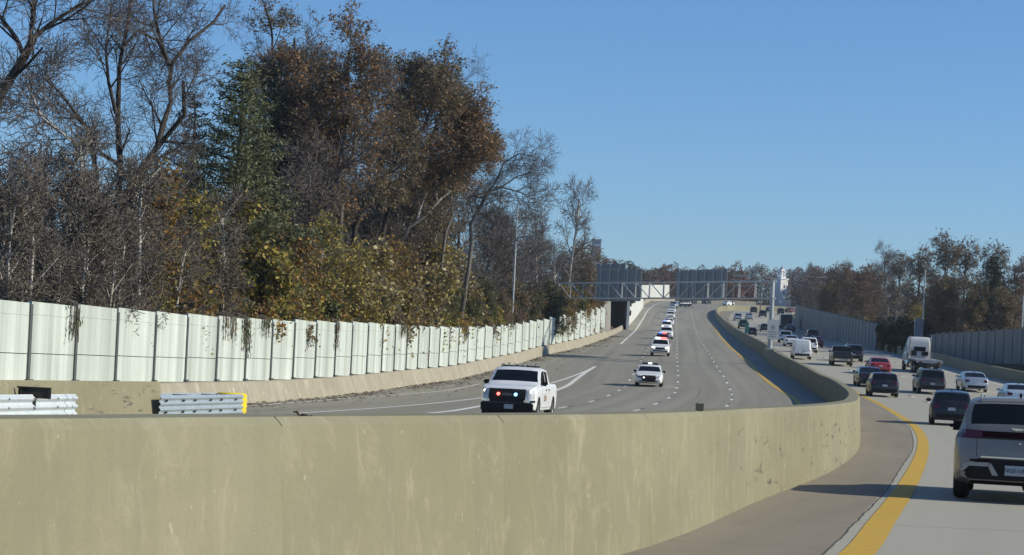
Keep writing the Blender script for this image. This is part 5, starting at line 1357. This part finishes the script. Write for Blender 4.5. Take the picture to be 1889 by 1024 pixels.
fill('shrub', SH['rust'], [480,525,600,660,850,910,950,1000], (4,8), (1.1,1.6), 'rust leaved shrub in the undergrowth below the oaks', 'rust shrubs below the oaks')
fill('shrub', SH['brown']+SH['pale']+SH['yellow']+SH['orange'], [455,480,500,520,545,570,590,610,635,655,680,705,725,750,775,800,820,840,865,470,530,600,660,720,790], (5,11), (1.3,2.0), 'tall mixed undergrowth shrub in the shade below the oaks', 'tall undergrowth below the oaks')
fill('young_tree', ytree, [240,275,310,350,470,505,545,585,625,660,690,715,740,765,790], (2.0,3.6), (.85,1.25), 'small gold leaved tree among the shrubs behind the left sound wall', 'gold leaved small trees behind the left wall', 'tree', True)
# taller bare trees filling the wood behind
fill('bare_tree', hazy, [-70,-35,0,40,75,110,145,180,225,285], (4,13), (.68,1.02), 'twiggy brown bare tree deep in the thicket at the left', 'twiggy bare trees at the left', 'tree', True)
fill('bare_tree', hazy, [475,505,530,555,570,590,610,630,650,670,690,710,730,750,770,790,815,840,860,545,620,700,760], (7,16), (1.0,1.45), 'bare tree deep in the wood behind the oaks', 'bare trees behind the oaks', 'tree', True)
fill('bare_tree', hazy, [885,905,925,945,965,985,1000,1020,900,940,975], (7,18), (1.0,1.3), 'hazy grey brown bare tree beyond the crooked bare arms', 'hazy bare trees past the oaks', 'tree', True)
fill('shrub', SH['green']+SH['brown'], [760,790,820,850,880,910,935,960,985,1010,1035], (4,10), (1.3,1.9), 'tall olive undergrowth shrub below the hazy bare trees', 'tall undergrowth below the hazy trees')
put('bare_tree', hazy[1], gpos(1042, 300), 'slender pale bare tree standing taller than its neighbours at the end of the left wood', 'tree', None, 1.35, .5, 1.9)
tan_t = make(58, PR(**{**PHZ,'leaves':2.2,'leaf_lev':4,'lsize':.3,'spread':.2}), 8.5, .2, B_GREY, B_TAN, L_TAN)
put('tan_tree', tan_t, gpos(1072, 345), 'rounded tan tree that ends the left wood above the gantry', 'tree', None, 1.5, .5)
put('tan_tree', tan_t, gpos(1045, 352), 'tan tree half hidden behind the rounded one at the end of the left wood', 'tree', None, 1.45, 2.5)
gtree = [make(77, PYT, 6.6, .09, B_BROWN, B_TWIG, L_GRN), ytree[1], make(78, PYT, 6.2, .09, B_BROWN, B_TWIG, L_OLIVE)]
for i, (px, dz_, s_) in enumerate(((1012,7,1.1),(1024,6,1.2),(1036,6,1.15),(1046,7,1.1))):
    put('young_tree', gtree[(0,0,1,2)[i]], gpos(px, wall_z(px)+dz_), ('green young tree in front of the left gantry post, leftmost of four','green young tree overhanging the wall beside the left gantry post','orange young tree just right of the left gantry post','olive young tree under the left end of the gantry truss')[i], 'tree', None, s_, i*1.9)
fill('young_tree', gtree, [800,825,850,875,900,920,940,955,970,985,1000,1060,1075], (2.2,5), (.8,1.1), 'small leafy tree behind the far part of the left sound wall', 'small leafy trees behind the far part of the left wall', 'tree', True)
for i, (px, dzz, kk, s_) in enumerate(((962,5,'orange',1.6),(978,6,'green',1.9),(992,5,'green',1.9),(1006,6,'yellow',1.7),(1016,5,'green',2.0),(1026,7,'green',2.1),(1036,6,'orange',1.8),(1048,7,'green',1.9),(1060,6,'orange',1.7),(1074,6,'orange',1.6))):
    put('shrub', SH[kk][i % len(SH[kk])], gpos(px, wall_z(px) + dzz*1.5 + 27), 'tall shrub crowding around the left end of the sign gantry', 'shrub', 'shrubs around the left end of the gantry', s_*.88, i*2.1, None, False)
# dark shrubs put in to stand for the shade in the opening
dk = [make(80+i, PR(**{**PSH,'leaves':22,'lsize':.4}), 5.0, .06, B_DARK, B_DARK, L_DARK, multi=5) for i in range(1)]
for i, (px, zz, s_) in enumerate(((1124,404,1.5),(1136,420,1.35),(1130,436,1.6),(1112,412,1.7))):
    put('evergreen_shrub', dk[0], gpos(px, zz), 'dark shrub standing in for shade in the opening beside the retaining wall', 'shrub', 'dark shrubs in the opening under the gantry', s_, i*1.1, None, False)

# -- right hand trees
def wz(px): return 296 + (1617-px)/151*184
def rput(meshes, name, px, z, sc, label, rz=0, scz=None): put(name, meshes, gpos(px, z), label, 'tree', None, sc, rz, scz)
rb_t = [make(90, PR(**{**PHZ,'leaves':1.6,'lsize':.30,'spread':.2}), 10.5, .2, B_BROWN, B_TWIG, L_TAN), make(91, PR(**{**PHZ,'leaves':3.0,'lsize':.28,'spread':.2}), 9.5, .2, B_BROWN, B_TAN, L_RUST)]
oliv = make(92, PR(**{**PHZ,'leaves':2.6,'lsize':.28,'num':(14,9,8,6),'lo':(.08,.1,.1,.1)}), 8.5, .2, B_BROWN, B_TAN, L_OLIVE)
rput(rb_t[1],'rust_tree',1562,wz(1562)+22,1.25,'rust tinged tree at the left end of the right hand wood',.3)
rput(rb_t[1],'rust_tree',1592,wz(1592)+22,1.15,'rust tinged tree just behind the end of the left shaded wall',1.3)
rput(rb_t[1],'rust_tree',1878,262,.95,'reddish tree at the right edge behind the dark cedar',2.3)
rput(rb_t[0],'bare_tree',1610,352,.9,'brown bare tree between the rust tinged trees and the pale birch',2.0)
rput(saps[0],'birch_tree',1642,285,1.55,'slim birch with a white forked trunk right of the rust tinged trees',.8)
rput(rb_t[0],'bare_tree',1690,300,1.22,'broad bare tree with pale seed clusters, left of the tallest pair',.5)
rput(rb_t[0],'bare_tree',1738,292,1.28,'tallest bare tree of the right hand wood, above the olive thicket',3.5)
rput(rb_t[0],'bare_tree',1775,305,1.22,'bare tree with pale seed clusters, touching the dark cedar',1.5)
rput(rb_t[0],'bare_tree',1828,312,1.2,'bare tree showing behind the top of the dark cedar',4.5)
rput(rb_t[0],'bare_tree',1900,290,1.15,'bare tree cut by the right edge of the picture',5.5)
rput(oliv,'olive_tree',1745,270,.95,'rounded olive brown tree below the tallest bare tree',1.0)
rput(oliv,'olive_tree',1785,262,.80,'lower olive brown tree in front of the dark cedar, right of the rounded one',2.6)
rput(oliv,'olive_tree',1715,285,.8,'olive brown tree behind the tall light pole by the truck',4.0)
rput(oliv,'olive_tree',1850,255,.7,'low olive brown tree over the shaded wall near the right edge',5.0)
rput(oliv,'olive_tree',1548,wz(1548)+25,1.1,'olive brown tree above the middle of the left shaded wall',.4)
rput(oliv,'olive_tree',1520,wz(1520)+25,1.15,'olive brown tree above the far part of the left shaded wall',2.4)
for i, (px, dz_, s_) in enumerate(((1500,40,1.2),(1540,45,1.25),(1575,50,1.2),(1605,60,1.15),(1635,95,1.25),(1655,90,1.2),(1625,120,1.35))):
    put('bare_tree', rb_t[0] if i % 2 else hazy[i % 3], gpos(px, max(300, wz(px))+dz_), 'brown bare tree in the second row behind the left shaded wall', 'tree', 'second row of bare trees behind the left shaded wall', s_, i*1.3)
put('cedar_tree', pine(19, 11.5, 3.4, L_DARK, B_DARK, .12, 16, 46, .42), gpos(1828, 268), 'dark green cedar standing near the right edge', 'tree', None, .95, .5)
put('young_tree', ytree[0], gpos(1682, 276), 'yellow green young tree left of the tall light pole by the truck', 'tree', None, .95, 1.0)
put('young_tree', ytree[1], gpos(1629, 304), 'orange young tree at the cut end of the left shaded wall', 'tree', None, .62, 1.0)
for i, (px, zz) in enumerate(((1662,284),(1674,278),(1655,294),(1684,272),(1668,298),(1700,272),(1646,306))):
    put('evergreen_shrub', dk[0], gpos(px, zz), 'dark evergreen shrub in the gap between the two shaded walls', 'shrub', 'dark shrubs between the shaded walls', .95, i*1.7, None, False)
for i in range(26):
    px = 1560 + i*14 + rnd.uniform(-5,5); zz = rnd.uniform(275, 330) if px > 1640 else max(300, wz(px)) + rnd.uniform(14,50)
    put('shrub', rnd.choice(SH['brown']+SH['bare']+SH['orange'][:1]), gpos(px, zz), 'brown undergrowth shrub behind the shaded right hand walls', 'shrub', 'undergrowth behind the right hand walls', rnd.uniform(1.0,1.5), rnd.uniform(0,6.28), None, False)

# -- far woods on the ridge: one mass
rg = np.random.default_rng(4); V = []; Fc = []; Cc = []
pal = [(.12,.072,.055),(.15,.08,.055),(.10,.08,.055),(.07,.075,.042),(.16,.105,.072),(.032,.045,.03),(.14,.058,.048),(.12,.098,.075)]
def blob(c, rx, h, n, col, size):
    global V
    u = rg.normal(size=(n,3)); u /= np.linalg.norm(u,axis=1,keepdims=True); rr = rg.uniform(.55,1.08,size=(n,1))**.6
    lob = 1+.22*np.sin(u[:,:1]*5+c[0])*np.cos(u[:,2:]*4+c[1])
    p = u*rr*lob*np.array([rx,rx,h*.5])+np.array([c[0],c[1],c[2]+h*.55])
    a = rg.normal(size=(n,3)); a[:,2] *= 1.5; a /= np.linalg.norm(a,axis=1,keepdims=True); b = rg.normal(size=(n,3)); b -= a*(a*b).sum(1,keepdims=True); b /= np.linalg.norm(b,axis=1,keepdims=True)
    s_ = size*rg.uniform(.5,1.4,size=(n,1)); q = np.stack([p-a*s_,p+b*s_*.45,p+a*s_,p-b*s_*.45],1).reshape(-1,3)
    V.append(q); Cc.append(np.repeat(np.clip(np.array(col)*rg.uniform(.65,1.35,size=(n,1)),0,1),4,0))
rr_ = random.Random(9)
for row, (z0, n, yb) in enumerate(((760,34,0),(800,44,0),(850,48,3),(910,50,6))):
    for i in range(n):
        zz = z0 + rr_.uniform(-18,18); px = 1060 + (1600-1060)*i/n + rr_.uniform(-8,8)
        if row < 2 and 1170 < px < 1350: zz += 25
        g_ = terrain((px-CX)/F*zz, zz); yt = lin([(1060,478),(1130,478),(1180,486),(1250,486),(1300,496),(1340,484),(1420,487),(1490,484),(1540,494),(1600,490)], px) + rr_.uniform(-1,16) + (3-row)*7
        if 1392 < px < 1478 and row < 3:
            continue
        if 1425 < px < 1456: zz += 60; yt = max(yt, 496)
        t_ = P(px, yt, zz).z; c = P(px, 540, zz); h = max(4, t_-g_)
        blob((c.x, zz, g_-.5), rr_.uniform(3.2,6.0), h, 1250, rr_.choice(pal), .40)
V_ = np.vstack(V); C_ = np.vstack(Cc); me = bpy.data.meshes.new('distant_woods'); N = len(V_)//4
me.from_pydata(V_.tolist(), [], [(4*i,4*i+1,4*i+2,4*i+3) for i in range(N)])
ca = me.color_attributes.new('tone','FLOAT_COLOR','POINT'); ca.data.foreach_set('color', np.hstack([C_, np.ones((len(C_),1))]).astype(np.float32).ravel())
m = mat('distant_foliage', rough=.9, spec=.1); at = m.node_tree.nodes.new("ShaderNodeVertexColor"); at.layer_name = 'tone'; m.node_tree.links.new(at.outputs[0], m.node_tree.nodes["Principled BSDF"].inputs["Base Color"])
me.materials.append(m); dw = link_mesh('distant_woods', me); tag(dw, 'far brown and green woods along the ridge beyond the crest', 'woods', kind='stuff')
# vines hanging over the wall
def vine(px, width, drop, label, seed):
    rr = random.Random(seed); q = wpos(wall_z(px), -.16); h = P(px, lin(topy, px), q.y).z - q.z; b = MB(); lf = MB(); d = tangent(q.y, xw)
    for i in range(int(6+width*6)):
        t = rr.uniform(-width/2, width/2); L = drop*rr.uniform(.3,1)
        p = Vector((d.x*t + d.y*.05, d.y*t - d.x*.05, h+.06)); pts = [p + Vector((0,0,-.02))]
        pts.insert(0, p + Vector((-d.y*.4, d.x*.4, .15)))
        for k in range(6): p = p + Vector((rr.gauss(0,.05)*d.x, rr.gauss(0,.05)*d.y, -L/6)); pts.append(p.copy())
        b.tube(pts, [.014]*len(pts), 3, caps=False)
        for k in range(int(L*(3 if seed == 1 else 8))):
            a = rr.choice(pts[2:]) + Vector((rr.gauss(0,.05),rr.gauss(0,.03),rr.gauss(0,.08))) + Vector((d.y*.05,-d.x*.05,0)); s_ = rr.uniform(.05,.11)
            lf.quad(a+Vector((0,0,s_)), a+Vector((d.x*s_*.6,d.y*s_*.6,rr.uniform(-.03,.03))), a-Vector((0,0,s_)), a-Vector((d.x*s_*.6,d.y*s_*.6,0)))
    root = empty('vine', q, label, 'vine'); b.build('stems', B_BROWN, root, fix=False); lf.build('leaves', L_GRN if seed % 2 else L_OLIVE, root, fix=False)
vine(138,1.0,1.3,'thin bare vine hanging on the second pale wall panel from the left',1)
vine(425,2.0,1.1,'leafy vine hanging over the pale wall where the shrubs first spill across',2)
vine(455,1.6,1.7,'longest dark vine hanging down the pale sound wall',3)
vine(490,1.6,.9,'short leafy vine on the pale wall right of the longest vine',5)
vine(622,.8,1.6,'narrow dark vine on the pale wall below the pale cream shrubs',4)
vine(745,2.6,1.0,'leafy vine on the pale wall below the yellow shrubs',7)
vine(860,2.2,1.2,'leafy vine on the pale wall behind the police pickup',9)

# ---------------------------------------------------------------- thin autumn haze
b = MB(); b.box((0, 2100, 36), (5600, 5000, 80)); hz = b.build('haze', mat('haze')); tag(hz, kind='stuff'); hz["label"] = 'thin pale haze in the air over the whole road and woods'
ht = hz.data.materials[0].node_tree; out = ht.nodes["Material Output"]
for l in list(ht.links): ht.links.remove(l)
pv = ht.nodes.new("ShaderNodeVolumePrincipled"); pv.inputs["Color"].default_value = (.80,.88,.95,1); pv.inputs["Density"].default_value = .00013; pv.inputs["Anisotropy"].default_value = .2
ht.links.new(pv.outputs[0], out.inputs["Volume"])
